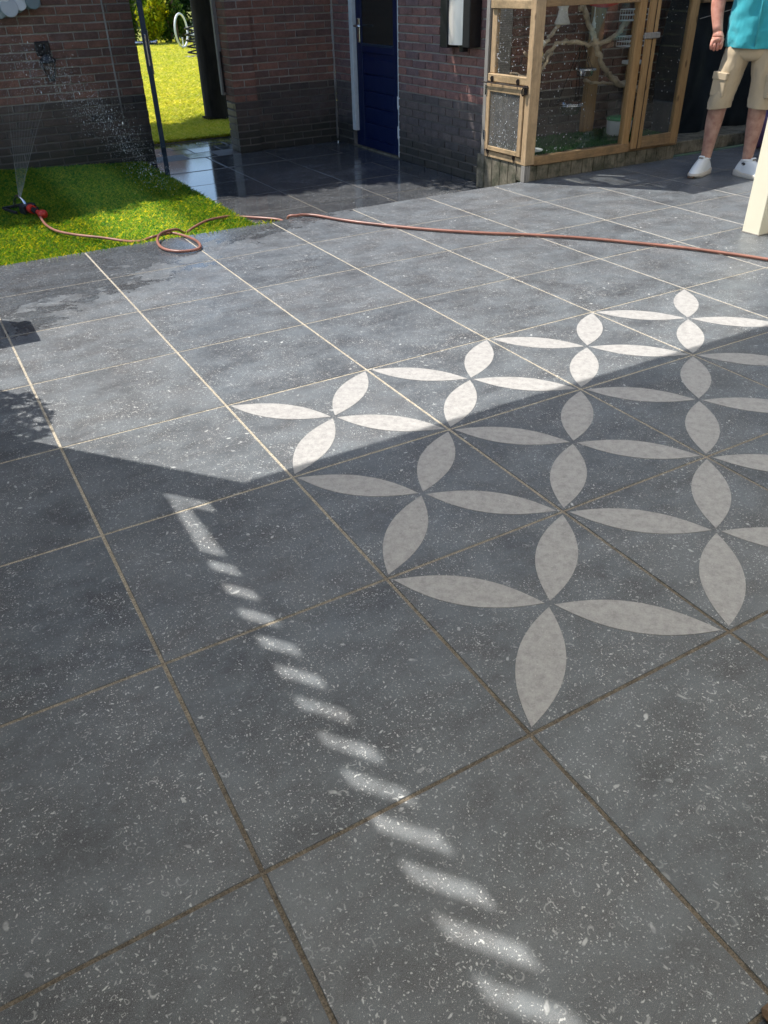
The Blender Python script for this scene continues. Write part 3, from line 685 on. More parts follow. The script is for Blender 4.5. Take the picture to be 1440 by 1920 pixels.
# water splashes on glass and perspex
def drops(name, n, fx, seed, rmax=.008, par=av):
    q = random.Random(seed); b = MB()
    for _ in range(n):
        c, ax, sz = fx(q); r0 = rmax*(.25+.75*q.random()**2)*sz; el = 1+q.random()*.7; vs = []
        for k in range(6):
            a = 2*math.pi*k/6; u, v = r0*math.cos(a), r0*el*math.sin(a)
            vs.append((c[0]+(u if ax == 'y' else 0), c[1]+(u if ax == 'x' else 0), c[2]+v))
        vs.append((c[0]-(.003 if ax == 'x' else 0), c[1]-(.003 if ax == 'y' else 0), c[2]))
        b.add(vs, [(k, (k+1) % 6, 6) for k in range(6)])
    return tag(b.build(name, M['white'], par), kind='stuff')
drops('water_splash', 260, lambda q: ((.15+abs(q.gauss(0,.42)), .049, .30+1.55*q.random()**1.1), 'y', .9), 1)
drops('water_splash', 170, lambda q: ((-.003, .19+.58*q.random(), .34+.62*q.random()**1.7), 'x', .8), 2)
drops('water_splash', 150, lambda q: ((.05, .11+.68*(1-q.random()**1.8), 1.16+.7*q.random()), 'x', .9), 3)
drops('water_splash', 60, lambda q: ((1.93+.5*q.random(), -.021, .36+1.5*q.random()), 'y', .6), 4)

# perches and furnishings inside
def branch(name, pts, r, label, jit=.016, seed=1):
    q = random.Random(seed); P = spline(pts, 6); n = len(P)
    P = [p+Vector((q.uniform(-jit,jit), q.uniform(-jit,jit), q.uniform(-jit,jit))) for p in P]
    rs = [(r[0]+(r[1]-r[0])*i/(n-1))*(1+q.uniform(-.14,.14)) for i in range(n)]
    o = bpy.data.objects.new(name, None); o.location = P[0]*S; link(o)
    MB().tube([p-P[0] for p in P], rs, 8).build('limb', M['branch'], o, True); return tag(o, label, 'perch', 'natural branch perches in the aviary')
branch('perch_branch', [(6.62,7.15,1.24),(6.95,7.4,1.30),(7.22,7.5,1.425),(7.45,7.5,1.46),(7.84,7.5,1.41),(8.1,7.5,1.44),(8.32,7.55,1.52),(8.5,7.6,1.64)], (.022,.034), 'long pale branch perch running level across the middle of the aviary')
branch('perch_branch', [(7.59,7.5,1.80),(7.63,7.5,1.85),(7.70,7.5,1.70),(7.83,7.5,1.54),(7.91,7.5,1.39),(8.05,7.5,1.2),(8.22,7.5,1.02),(8.44,7.45,.905),(8.70,7.4,.84)], (.030,.040), 'thick pale branch sloping down to the right crossing the level perch', seed=2)
branch('perch_branch', [(6.6,7.3,1.40),(6.85,7.4,1.33),(7.1,7.5,1.50),(7.24,7.5,1.63),(7.34,7.5,1.84)], (.020,.028), 'dark branch rising behind the white cloth bell', seed=3)
branch('perch_branch', [(6.50,7.45,1.18),(6.75,7.3,1.13),(6.95,7.35,1.24),(7.08,7.4,1.36)], (.014,.022), 'thin forked twig perch near the corner post', seed=4)
branch('perch_branch', [(7.95,7.7,.97),(8.3,7.7,.93),(8.75,7.6,.93)], (.018,.022), 'short grey perch behind the sloping branch', seed=5)
def hang(c, h, r, name, label, top, wires=3, mat='chrome'):
    o = root(name, c, label, 'food bowl')
    MB().lathe([(r*.72,0),(r*.80,.01),(r*.92,h*.85),(r*1.08,h*.9),(r*1.08,h),(r*.88,h*.97),(r*.74,.03),(r*.1,.025)], n=24).build('bowl', M[mat], o, True)
    b = MB(); b.tube([(r*1.12*math.cos(a), r*1.12*math.sin(a), h*.8) for a in [2*math.pi*k/20 for k in range(21)]], .008, 6); b.build('ring', M['chrome'], o, True)
    b = MB()
    for k in range(wires):
        a = 2*math.pi*k/wires+.5; b.tube([(r*1.12*math.cos(a), r*1.12*math.sin(a), h*.85), (top[0]-c[0], top[1]-c[1], top[2]-c[2])], .0045, 5)
    b.build('chain', M['iron'], o); return o
hang((7.57,7.5,.63), .13, .155, 'hanging_bowl', 'steel food bowl hanging on three chains in the middle of the aviary', (7.64,7.5,1.40))
hang((7.77,7.5,1.06), .09, .13, 'hanging_bowl', 'smaller steel food bowl hanging higher behind the sloping branch', (7.70,7.5,1.42))
fe = root('water_feeder', (8.50,7.5,.285), 'white plastic feeder tub with a green lid on the aviary floor', 'bird feeder')
MB().lathe([(.15,0),(.16,.01),(.172,.19),(.172,.2)], n=26).build('tub', M['white'], fe, True)
MB().lathe([(.178,.195),(.178,.215),(.15,.235),(.06,.24)], n=26).build('lid', M['green'], fe, True)
MB().lathe([(.03,.235),(.03,.262),(.07,.275),(.075,.285),(.02,.29)], n=18).build('knob', M['glass'], fe, True)
pl = root('shallow_dish', (6.72,7.18,.30), 'shallow white dish on the turf by the corner post', 'dish')
MB().lathe([(.09,0),(.14,.018),(.14,.025),(.08,.008)], n=20).build('dish', M['white'], pl, True)
be = root('cloth_bell', (7.31,7.5,1.65), 'white bell shaped cloth and rope toy hanging under the top rail', 'bird toy')
MB().lathe([(.10,0),(.105,.02),(.075,.08),(.06,.16),(.075,.20),(.03,.215)], n=14, sy=.8).build('cloth', M['rope'], be, True)
MB().lathe([(.03,.21),(.09,.235),(.12,.26),(.12,.27)], n=16).build('cap', M['chrome'], be, True)
MB().tube([(0,0,.26),(0,0,1.0)], .006).build('cord', M['rope'], be)
ro = root('rope_tassel', (7.83,7.5,1.55), 'thin white rope tassel hanging beside the crossing branches', 'bird toy')
MB().tube([(0,0,-.10),(0,0,.0),(0,0,.5)], [.006,.007,.005]).build('cord', M['rope'], ro); MB().lathe([(.035,.04),(.03,.07),(.015,.12),(.012,.16)], n=10).build('knot', M['rope'], ro, True)
tr = root('wire_feeder_rack', (8.62,7.5,1.15), 'white wire rack with two baskets and a tray hanging at the right of the aviary', 'feeder rack')
MB().tube([(0,0,.0),(0,0,1.2)], .010).build('rod', M['whitewire'], tr)
def basket(z, x0, x1, h, name):
    b = MB()
    for zz in (z, z+h*.5, z+h): b.tube([(x0,-.09,zz),(x1,-.09,zz),(x1,.09,zz),(x0,.09,zz),(x0,-.09,zz)], .0055, 5)
    k = 0
    while x0+k*.045 <= x1+.001:
        xx = x0+k*.045; b.tube([(xx,-.09,z+h),(xx,-.09,z),(xx,.09,z),(xx,.09,z+h)], .0035, 4); k += 1
    b.build(name, M['whitewire'], tr)
basket(.50, -.27, .08, .12, 'basket'); basket(.21, -.27, .06, .11, 'basket')
MB().box(-.16, .07, -.07, .07, .0, .045, .008).build('tray', M['whitewire'], tr)
by_ = root('ball_string', (6.62,7.10,1.34), 'string of red and straw coloured balls behind the wire mesh', 'bird toy')
for (dx, dz, r, mt) in ((0,0,.036,'red'),(.03,.045,.036,'yellow'),(.01,.10,.036,'red'),(.04,.16,.036,'rope')):
    bm = bmesh.new(); bmesh.ops.create_icosphere(bm, subdivisions=2, radius=r); vs = [v.co[:] for v in bm.verts]; fs = [[v.index for v in f.verts] for f in bm.faces]; bm.free()
    put('ball', mesh('ball', vs, fs, M[mt], True), by_, (dx, -dx, dz))
MB().tube([(0,0,0),(.02,-.02,.1),(.04,-.04,.2),(.03,0,.9)], .004).build('string', M['rope'], by_)
rb = root('red_rope_perch', (7.75,7.5,1.86), 'red and white twisted rope perch slung under the top rail', 'perch')
MB().tube(spline([(0,0,0),(.25,0,-.03),(.5,0,.02),(.62,0,.08)],5), .03, 8).build('rope', M['red'], rb, True)

# ------------------------------------------------------------ dark storage corner right of the aviary
st = root('sheeted_store', (9.2, 7.15, 0), 'dark store behind black plastic sheeting on a low mossy ledge, right of the aviary', 'storage')
MB().box(-.1, 4.6, -.05, .70, 0.0, .17, .01).build('ledge', M['mossplank'], st)
vs = []; fs = []; nx_, nz_ = 40, 24; q = random.Random(12)
for j in range(nz_+1):
    for i in range(nx_+1):
        x_ = 4.5*i/nx_; z_ = .17+2.75*j/nz_
        vs.append((x_, .42+.05*math.sin(x_*5+z_*1.7)+.03*math.sin(x_*13-z_*4)+q.uniform(-.008,.008), z_))
for j in range(nz_):
    for i in range(nx_): a = j*(nx_+1)+i; fs.append((a, a+1, a+nx_+2, a+nx_+1))
MB().add(vs, fs).build('plastic_sheet', M['darksheet'], st, True)
MB().box(0, 4.5, .30, .40, 2.92, 3.02, .006).build('beam', M['timberx'], st)
MB().box(.55, 1.35, .33, .40, 1.80, 1.92, .006).build('batten', M['timberx'], st)
MB().tube([(.5,.31,1.62),(1.4,.3,1.75)], .005, 5).build('cord', M['greywood'], st)
bag = root('purple_bag', (10.55, 6.75, 0), 'dark purple bag on the paving behind the standing person', 'bag')
bm = bmesh.new(); bmesh.ops.create_icosphere(bm, subdivisions=3, radius=1)
for v in bm.verts: v.co = Vector((v.co.x*.2, v.co.y*.15, (v.co.z+1)*.25+ .02*math.sin(9*v.co.x+5*v.co.z)))
bag_m = mesh('bag', [v.co[:] for v in bm.verts], [[v.index for v in f.verts] for f in bm.faces], M['purple'], True); bm.free()
put('body', bag_m, bag); MB().tube(spline([(-.1,0,.45),(-.06,0,.62),(.06,0,.62),(.1,0,.45)]), .012).build('handle', M['purple'], bag, True)

# ------------------------------------------------------------ veranda that shades the near paving (post in view)
ve = root('veranda_post', (6.77, 3.69, 0), 'cream painted square timber post of the patio cover at the right edge', 'post')
MB().box(0, .2, 0, .2, .0, 4.05, .006).build('shaft', M['cream'], ve)
MB().box(-.004, .204, -.004, .204, .0, .012, .002).build('foot_plate', M['greywood'], ve)
ro_ = root('patio_cover', (-.82, 4.02, 4.2), 'opal sheet patio cover with cream beams over the near paving', 'patio cover')
MB().box(0, 14, -.36, -.30, -.15, -.01, .006).build('beam', M['cream'], ro_)
MB().box(-.24, 14, -12, 0, .0, .03).build('roof_sheet', M['roofopal'], ro_)
for i in range(9): MB().box(.8+i*1.6, .9+i*1.6, -12, -.37, -.13, -.002, .004).build('rafter', M['cream'], ro_)
MB().box(0, 14, -.02, .02, -.06, .05, .004).build('gutter', M['cream'], ro_)
sc = root('side_screen', (-1.03, 4.02, 0), 'closed plank side screen with an open slatted strip under the patio cover', 'screen')
MB().box(0, .21, -.11, 0, 0, 4.18, .004).build('post', M['cream'], sc)
MB().box(0, .012, -9, -.11, 0, 3.60).build('boarding', M['greywood'], sc)
MB().box(0, .05, -9, -.11, 4.06, 4.18).build('rail', M['cream'], sc)
off = 3.6*.47; prev = 1.63+off           # lower end of the wide opening next to the post
for k in range(19):
    y1_ = 1.51-.19*k+off+.046; MB().box(0, .008, y1_-4.02, prev-4.02, 3.58, 4.06).build('slat', M['greywood'], sc); prev = y1_-.090
MB().box(0, .008, -9, prev-4.02, 3.58, 4.06).build('slat', M['greywood'], sc)
MB().add([(.022,-.25,3.74),(.03,-.25,3.74),(.03,-3.2,4.06),(.022,-3.2,4.06),(.022,-.25,4.06),(.03,-.25,4.06)], [(0,1,2,3),(0,4,5,1),(1,5,2),(0,3,4),(3,2,5,4)]).build('sloping_board', M['greywood'], sc)
fc = root('added_fence', (13.2, -5.9, 0), 'unseen dark timber fence added to block green reflections in the aviary glass', 'fence')  # added out of view to keep the green ground out of the panes
for i in range(12): MB().box(-.04, .04, i*1.17, i*1.17+.12, -.3, 3.3, .01).build('fence_post', M['bark'], fc)
for k in range(17): MB().box(.045, .07, 0, 13.0, .02+k*.19, .02+k*.19+.175, .006).build('fence_board', M['bark'], fc)
hm = root('house', (0, -6.0, 0), 'main brick house with glazed doors behind the patio cover', 'house')
MB().box(-8, 18, -12, 0, -.3, 9).build('wall', M['brickR'], hm)
for i in range(4): wn = MB().box(-2+i*3.2, .8+i*3.2, 0, .06, 0.05, 3.7, .01).build('window', M['whitepaint'], hm); MB().box(-1.85+i*3.2, .65+i*3.2, .062, .07, .2, 3.55).build('pane', M['doorglass'], wn)
MB().add([(-8.4,-12.4,9),(18.4,-12.4,9),(18.4,.4,9),(-8.4,.4,9),(-8.4,-6,14),(18.4,-6,14)], [(0,1,5,4),(2,3,4,5),(0,4,3),(1,2,5)]).build('roof', M['brickdark'], hm)
# planter with a leafy shrub and an added box, both out of view at the left (their shadows reach in)
def leaf_cloud(name, n, cen, rad, size, mat, parent, seed, shell=.35, clump=0):
    q = np.random.RandomState(seed); d = q.normal(size=(n, 3)); d /= np.linalg.norm(d, axis=1)[:, None]
    if clump:
        cc = q.normal(size=(clump, 3)); cc /= np.linalg.norm(cc, axis=1)[:, None]; cc *= (q.rand(clump)[:, None]**.5)*.8
        P_ = cc[q.randint(0, clump, n)] + d*(q.rand(n)[:, None]**.5)*.40
    else: P_ = d*(shell+(1-shell)*q.rand(n)[:, None]**.6)
    P_ = P_*np.array(rad)+np.array(cen); u = q.normal(size=(n, 3)); u /= np.linalg.norm(u, axis=1)[:, None]
    v = np.cross(u, q.normal(size=(n, 3))); v /= np.linalg.norm(v, axis=1)[:, None]; s = size*(.6+.8*q.rand(n))[:, None]
    V = np.stack([P_-u*s, P_-v*s*.45, P_+u*s, P_+v*s*.45], 1).reshape(-1, 3)
    me = bpy.data.meshes.new(name); me.vertices.add(n*4); me.vertices.foreach_set('co', (V*S).ravel())
    me.loops.add(n*4); me.loops.foreach_set('vertex_index', np.arange(n*4, dtype=np.int32)); me.polygons.add(n)
    me.polygons.foreach_set('loop_start', (np.arange(n)*4).astype(np.int32)); me.polygons.foreach_set('loop_total', np.full(n, 4, np.int32))
    me.materials.append(mat); me.update(calc_edges=True); return put(name, me, parent)
sh = root('potted_shrub', (-1.72, 4.52, 0), 'leafy shrub in a grey planter beside the patio cover', 'shrub')
MB().box(-.35, .35, -.35, .35, 0, .7, .02).build('planter', M['greywood'], sh)
MB().tube([(0,0,.6),(0,0,1.5),(.1,0,2.2)], [.05,.04,.02]).build('stem', M['barkbr'], sh)
leaf_cloud('foliage', 7500, (.2,.05,1.9), (.76,.66,.95), .045, M['leaf'], sh, 3, .1)
be_ = root('shadow_box', (-.62, 5.25, 0), 'unseen low grey box added to cast a blocky shadow, left of view', 'storage box')  # box put out of view for the blocky shadow on the paving
MB().box(-.5, .43, .0, .42, 0, .88, .01).build('box', M['greywood'], be_); MB().box(-.52, .46, -.03, .46, .882, .95, .01).build('lid', M['black'], be_)

# ------------------------------------------------------------ trees beyond the wall
def tree(x, y, h, rad, label, n=26000, seed=1, tr=.22, mat='leaf', low_=0.0, lean=0, cz=None):
    t = root('tree', (x, y, -.23), label, 'tree', 'tall leafy trees beyond the garden wall')
    q = random.Random(seed); b = MB(); P = [(0,0,0),(.02,.01,.05),(.0,.0,h*.25),(.05,.04,h*.5),(.1,0,h*.8)]
    b.tube(P, [tr*1.35, tr*1.1, tr, tr*.8, tr*.3], 14)
    b.build('trunk', M['bark'], t, True)
    for k in range(5):
        a = k*1.26+seed; z_ = h*(.42+.07*k); e = (math.cos(a)*rad[0]*.65, math.sin(a)*rad[1]*.65, z_+rad[2]*.5)
        MB().tube(spline([(0,0,z_),(e[0]*.5, e[1]*.5, z_+rad[2]*.12), e], 4), [tr*.4, tr*.34, tr*.3, tr*.26, tr*.22, tr*.18, tr*.12, tr*.09, tr*.05], 7).build('limb', M['bark'], t, True)
    leaf_cloud('crown', n, (lean,0,cz or h*.82), rad, .11, M[mat], t, seed, .05, 26 if clumpy else 0)
    return t
clumpy = True
tree(-4.6, 15.2, 9.5, (2.6,2.0,2.1), 'leftmost tall tree behind the brick garden wall', seed=1)
tree(-1.6, 14.8, 9.5, (2.6,1.9,2.0), 'tall tree behind the wall above the sprinkler', seed=2)
tree(.9, 14.5, 9.6, (2.5,2.0,2.2), 'tall tree close behind the wall left of the gate', seed=3)
tree(3.05, 14.2, 9.6, (2.5,2.75,2.2), 'tree whose crown leans over the gate', seed=4, lean=.75)
tree(-.5, 17.0, 10, (3.0,2.2,2.2), 'broad tree in the second row behind the wall', seed=5)
tree(2.3, 18.2, 9.4, (2.6,2.0,2.0), 'broad tree further back left of the gate view', seed=6)
tree(5.70, 16.2, 9.6, (2.0,1.6,1.8), 'thick dark tree trunk standing just outside the open gate', seed=7, tr=.255)

# bushes and ornaments at the far end of the meadow
def bush(name, x, y, rad, mat, label, n, seed, size=.09, stem=None):
    t = root(name, (x, y, -.23), label, 'bush', 'bushes at the far edge of the meadow')
    b = MB()
    for k in range(7):
        a = k*.9; b.tube([(0,0,0),(math.cos(a)*rad[0]*.5, math.sin(a)*rad[1]*.5, rad[2]*1.3)], [.05,.02], 5)
    b.build('stem', M['barkbr'], t); leaf_cloud('foliage', n, (0,0,rad[2]*.95), rad, size, M[mat], t, seed, .2, 30); return t
bush('flowering_shrub', 11.75, 41.5, (.85,.8,1.2), 'leafyel', 'bright yellow green shrub directly behind the gate opening', 5200, 11, .085)
bush('leafy_bush', 10.6, 42.5, (.9,.9,1.5), 'leaf', 'green bush left of the yellow shrub', 4200, 12)
bush('leafy_bush', 12.7, 42.2, (.9,.8,1.1), 'leaf', 'green bush behind the white ring', 4200, 13)
bush('leafy_bush', 13.7, 43.2, (1.0,.8,2.0), 'leafdark', 'dark ivy covered bush left of the trunk', 5200, 14)
bush('leafy_bush', 14.9, 43.2, (1.0,.8,2.0), 'leafdark', 'dark ivy covered bush right of the trunk', 5200, 15)
bush('leafy_bush', 15.3, 40.8, (.9,.8,.8), 'leaf', 'low bright bush right of the trunk', 3200, 16)
bush('leafy_bush', 9.3, 44.0, (1.2,.9,1.6), 'leafyel', 'pale bush at the far left of the meadow', 3200, 17)
for i, (x, y, r) in enumerate(((9.5,52,2.6),(14.5,50,2.4),(18.5,49,3.0),(23,50,3.2))):
    t = root('hedge_tree', (x, y, -.23), ['round tree far left behind the bushes','round tree far behind the ivy','round tree far right of the trunk','rightmost round tree far behind'][i], 'tree')
    MB().tube([(0,0,0),(0,0,3)], .2).build('trunk', M['barkbr'], t); leaf_cloud('crown', 5000, (0,0,3.0), (r,r,2.6), .16, M['leaf'], t, 30+i, .2, 24)
tk = root('slim_tree_stem', (12.95, 41.9, -.23), 'slim brown tree stem rising behind the white ring', 'tree', )
MB().tube([(0,0,0),(.03,0,1.2),(-.1,0,2.6),(.05,0,4.5)], [.11,.09,.08,.05], 9).build('trunk', M['barkbr'], tk, True); leaf_cloud('crown', 1500, (0,0,4.4), (1,1,.8), .1, M['leaf'], tk, 41, .2)
for i, x in enumerate((12.25, 12.5)):
    tk = root('thin_pole', (x, 42.3, -.23), ['left thin grey pole in the far bushes','right thin grey pole in the far bushes'][i], 'pole'); MB().tube([(0,0,0),(.03,0,3.2)], .035, 7).build('pole', M['greywood'], tk)
fh = root('far_brick_house', (3, 62, -.23), 'red brick house far beyond the bushes', 'house')
MB().box(0, 16, 0, 8, 0, 7).build('wall', M['brickR'], fh)
MB().add([(-.4,-.4,7),(16.4,-.4,7),(16.4,8.4,7),(-.4,8.4,7),(-.4,4,11),(16.4,4,11)], [(0,1,5,4),(2,3,4,5),(0,4,3),(1,2,5)]).build('roof', M['brickdark'], fh)
for xx in (2, 5.5, 9, 12.5):
    wn = MB().box(xx, xx+1.8, -.08, .05, 2, 4.2).build('window', M['whitepaint'], fh); MB().box(xx+.12, xx+1.68, -.1, -.085, 2.12, 4.08).build('pane', M['doorglass'], wn)
# white wheel ring on a short foot, bench, coil spring
wr = root('white_wheel_ring', (11.9, 37.7, -.23), 'white metal ring standing upright on the meadow', 'ring')
b = MB(); b.tube([(.62*math.cos(a), 0, .70+.62*math.sin(a)) for a in [2*math.pi*k/40 for k in range(41)]], .045, 8); b.build('hoop', M['whitewire'], wr, True); wr.rotation_euler = (0, 0, math.radians(48)) 
MB().tube([(0,0,0),(0,0,.45)], .03).build('foot', M['whitewire'], wr)
bn = root('garden_bench', (12.75, 37.5, -.23), 'low grey bench with a pale seat beside the white ring', 'bench')
bn.rotation_euler = (0,0,math.radians(-18))
MB().box(-.5, 1.3, -.18, .18, .50, .58, .02).build('seat', M['whitewire'], bn)
for xx in (-.4, .55, 1.15): MB().box(xx-.04, xx+.04, -.14, .14, 0, .5).build('leg', M['greywood'], bn)
MB().box(-.35, 1.1, .02, .05, .12, .48).build('back_panel', M['gatepaint'], bn)
sg = root('coil_spring', (10.72, 32.8, -.23), 'dark coil spring toy mount on a pale plate left of the trunk', 'spring')
sg.scale = (1,1,1)
MB().box(-.3, .3, -.3, .3, 0, .06, .01).build('plate', M['greywood'], sg)
MB().tube([(.20*math.cos(a), .20*math.sin(a), .1+a*.031) for a in [k*.35 for k in range(90)]], .03, 6).build('coil', M['black'], sg, True)

# ------------------------------------------------------------ garden hose and sprinkler
HP = [(.955,9.33,-.12),(.94,9.1,-.12),(.945,8.85,-.125),(1.0,8.55,-.13),(1.15,8.25,-.13),(1.37,7.93,-.125),(1.55,7.62,-.12),(1.63,7.30,-.06),
      (1.69,7.06,.02),(1.80,7.10,.02),(1.93,7.10,.02),(2.02,6.86,.02),(2.045,6.62,.02),(2.00,6.42,.02),(1.90,6.36,.02),(1.76,6.42,.02),(1.68,6.60,.02),(1.70,6.85,.03),(1.80,7.03,.055),
      (2.0,7.18,.03),(2.18,7.50,-.10),(2.36,7.78,-.13),(2.58,7.98,-.13),(2.80,8.08,-.14),(2.98,8.24,-.185),(3.19,8.10,-.198),(3.33,7.94,-.198),(3.43,7.78,-.198),(3.42,7.5,-.19),(3.30,7.25,-.12),
      (3.24,7.06,.01),(3.31,7.0,.024),(3.40,7.0,.02),(3.50,6.89,.02),(3.65,6.55,.02),(3.85,6.2,.02),(4.20,5.70,.02),(4.57,5.28,.02),(4.96,4.91,.02),(5.31,4.52,.02),(5.60,4.11,.02),(5.87,3.70,.02),(6.15,3.12,.02),(6.5,2.2,.02),(6.9,1.0,.02),(7.6,-.8,.02)]
ho = tag(MB().tube(spline(HP, 7), .0145, 10).build('garden_hose', M['hose'], None, True), 'terracotta red garden hose looping from the lawn across the paving', 'hose')
spk = root('sprinkler', (.86, 9.75, -.12), 'black oscillating lawn sprinkler with red fittings on the shaded lawn', 'sprinkler', rz=math.radians(-72))
MB().box(-.30, .02, -.16, -.12, -.03, .02, .008).build('base_rail', M['black'], spk); MB().box(-.30, .02, .12, .16, -.03, .02, .008).build('base_rail', M['black'], spk)
MB().box(-.32, -.28, -.16, .16, -.03, .03, .008).build('base_bar', M['black'], spk); MB().box(.0, .12, -.09, .09, -.02, .09, .015).build('motor_housing', M['black'], spk)
MB().tube(spline([(-.28,0,.04),(-.26,0,.10),(-.14,0,.155),(-.02,0,.12),(.04,0,.06)]), .018).build('spray_arm', M['chrome'], spk, True)
MB().tube([(.12,0,.045),(.20,0,.04)], .05, 12).build('collar', M['red'], spk); MB().tube([(.20,0,.04),(.30,0,.03)], .035, 12).build('coupling', M['black'], spk); MB().tube([(.30,0,.03),(.36,0,.02)], .028, 12).build('coupling_tail', M['red'], spk)
MB().lathe([(.02,-.05),(.05,-.035),(.062,0),(.05,.035),(.02,.05)], (.42,0,.02), 16).build('fitting', M['red'], spk, True)
jt = root('water_jets', (.82, 9.82, .02), 'fan of thin water jets rising from the sprinkler', 'water jets')
for k in range(10):
    f = k/9; vx, vz = .22+.50*f, 1.75-.10*f; P = []
    for i in range(9):
        t_ = i/8*.75; P.append((vx*t_*1.15+.02*f, .25*t_*.5, vz*t_-.25*t_*t_))
    MB().tube(P, [.0034*(1-i/14)*(1 if k in (0,9) else .55) for i in range(9)], 4).build('jet', M['water'], jt)
q = random.Random(21); b = MB(); OV = [(1,0,0),(-1,0,0),(0,1,0),(0,-1,0),(0,0,1),(0,0,-1)]; OF = [(0,2,4),(2,1,4),(1,3,4),(3,0,4),(2,0,5),(1,2,5),(3,1,5),(0,3,5)]
for _ in range(3600):
    t_ = q.random()**.8; x = 1.15+1.55*t_+q.gauss(0,.10+.05*t_); z = 1.45-.15*t_-1.65*t_*t_*(.9)+q.gauss(0,.20*(1-t_*.5)); y = 10.2+q.gauss(0,.45)
    if z < -.12: continue
    r = .0013+.0018*q.random()**4
    if q.random() < .012: r *= 2.6
    b.add([(x+r*a_, y+r*b_, z+r*2.6*c_) for a_, b_, c_ in OV], OF)
tag(b.build('water_spray', M['white']), 'cloud of falling water droplets in front of the dark brick wall', kind='stuff')

dm = root('coir_doormat', (.93, -1.99, .003), 'corner of a brown coir doormat at the lower right edge', 'doormat')
MB().box(0, 1.3, 0, 1.0, 0, .03, .012).build('backing', M['barkbr'], dm)
_n = 9000; _b = blades('coir_bristles', np.random.rand(_n)*1.27+.015, np.random.rand(_n)*.97+.015, np.full(_n, .029), .022, .007, M['coir'], .9); _b.parent = dm

# ------------------------------------------------------------ person
pe = root('person', (8.70, 5.80, 0), 'man in teal shirt, khaki cargo shorts and white trainers standing by the aviary', 'person', rz=math.atan2(-.78, .62))
# local x = towards the right of the photo, local y = away from the camera (negated facing), z up
U = 1/ .6
def loft(rings, n=28, cap0=False, cap1=False, wr=0.0, seed=0):
    """rings: (cx, cy, z, rx, ry[, tilt])  -> mesh data in tile units (given in metres)"""
    vs = []; fs = []
    for ri, r in enumerate(rings):
        cx, cy, z, rx, ry = r[:5]; tx = r[5] if len(r) > 5 else 0; 
        for k in range(n):
            a = 2*math.pi*k/n; ca, sa = math.cos(a), math.sin(a)
            m = 1+wr*(math.sin(3*a+z*17+seed)+.7*math.sin(5*a-z*29+seed*2)+.5*math.sin(9*a+z*41))
            vs.append(((cx+rx*m*ca)*U, (cy+ry*m*sa)*U, (z+tx*ca)*U))
    for i in range(len(rings)-1):
        for k in range(n): fs.append((i*n+k, i*n+(k+1) % n, (i+1)*n+(k+1) % n, (i+1)*n+k))
    if cap0: fs.append(tuple(range(n))[::-1])
    if cap1: fs.append(tuple((len(rings)-1)*n+k for k in range(n)))
    return vs, fs
def skinned(name, verts, edges, radii, mat, parent, sub=2, rootv=0):
    me = bpy.data.meshes.new(name); me.from_pydata([tuple(c for c in v) for v in verts], edges, []); me.update()
    o = bpy.data.objects.new(name, me); link(o, parent); o.modifiers.new('skin', 'SKIN'); me.materials.append(mat)
    for i, r in enumerate(radii): me.skin_vertices[0].data[i].radius = (r, r) if not isinstance(r, tuple) else r
    me.skin_vertices[0].data[rootv].use_root = True
    o.modifiers['skin'].use_smooth_shade = True
    s_ = o.modifiers.new('sub', 'SUBSURF'); s_.levels = sub; s_.render_levels = sub
    return o
# body skeleton in metres, x right in picture, y back, z up. picture-left foot points left+front, right foot right+front
BV = [(0.03,0,.93),(0.03,0,1.08),(0.03,0.01,1.24),(0.03,0.01,1.38),(0.03,0.0,1.47),(0.03,-.01,1.55),(0.03,-.015,1.63),(0.03,-.01,1.70)]
BR = [(.16,.115),(.155,.11),(.165,.115),(.14,.095),(.055,.055),(.075,.085),(.082,.098),(.06,.07)]
BE = [(i,i+1) for i in range(7)]
def add(v, r, e):
    BV.append(v); BR.append(r); BE.append((e, len(BV)-1)); return len(BV)-1
for sgn, hip, knee, calf, ank, foot in ((-1, (-.07,0,.86), (-.118,-.02,.50), (-.128,.012,.37), (-.138,.012,.10), (-.162,-.05,.055)), (1, (.125,0,.86), (.150,-.015,.50), (.156,.015,.37), (.156,.012,.10), (.190,-.03,.055))):
    a = add(hip, .095, 0); a = add(((hip[0]+knee[0])/2, -.01, .68), .078, a); a = add(knee, .056, a); a = add(calf, .0545, a); a = add(((calf[0]+ank[0])/2, .012, .23), .040, a); a = add(ank, .033, a); a = add(foot, .020, a)
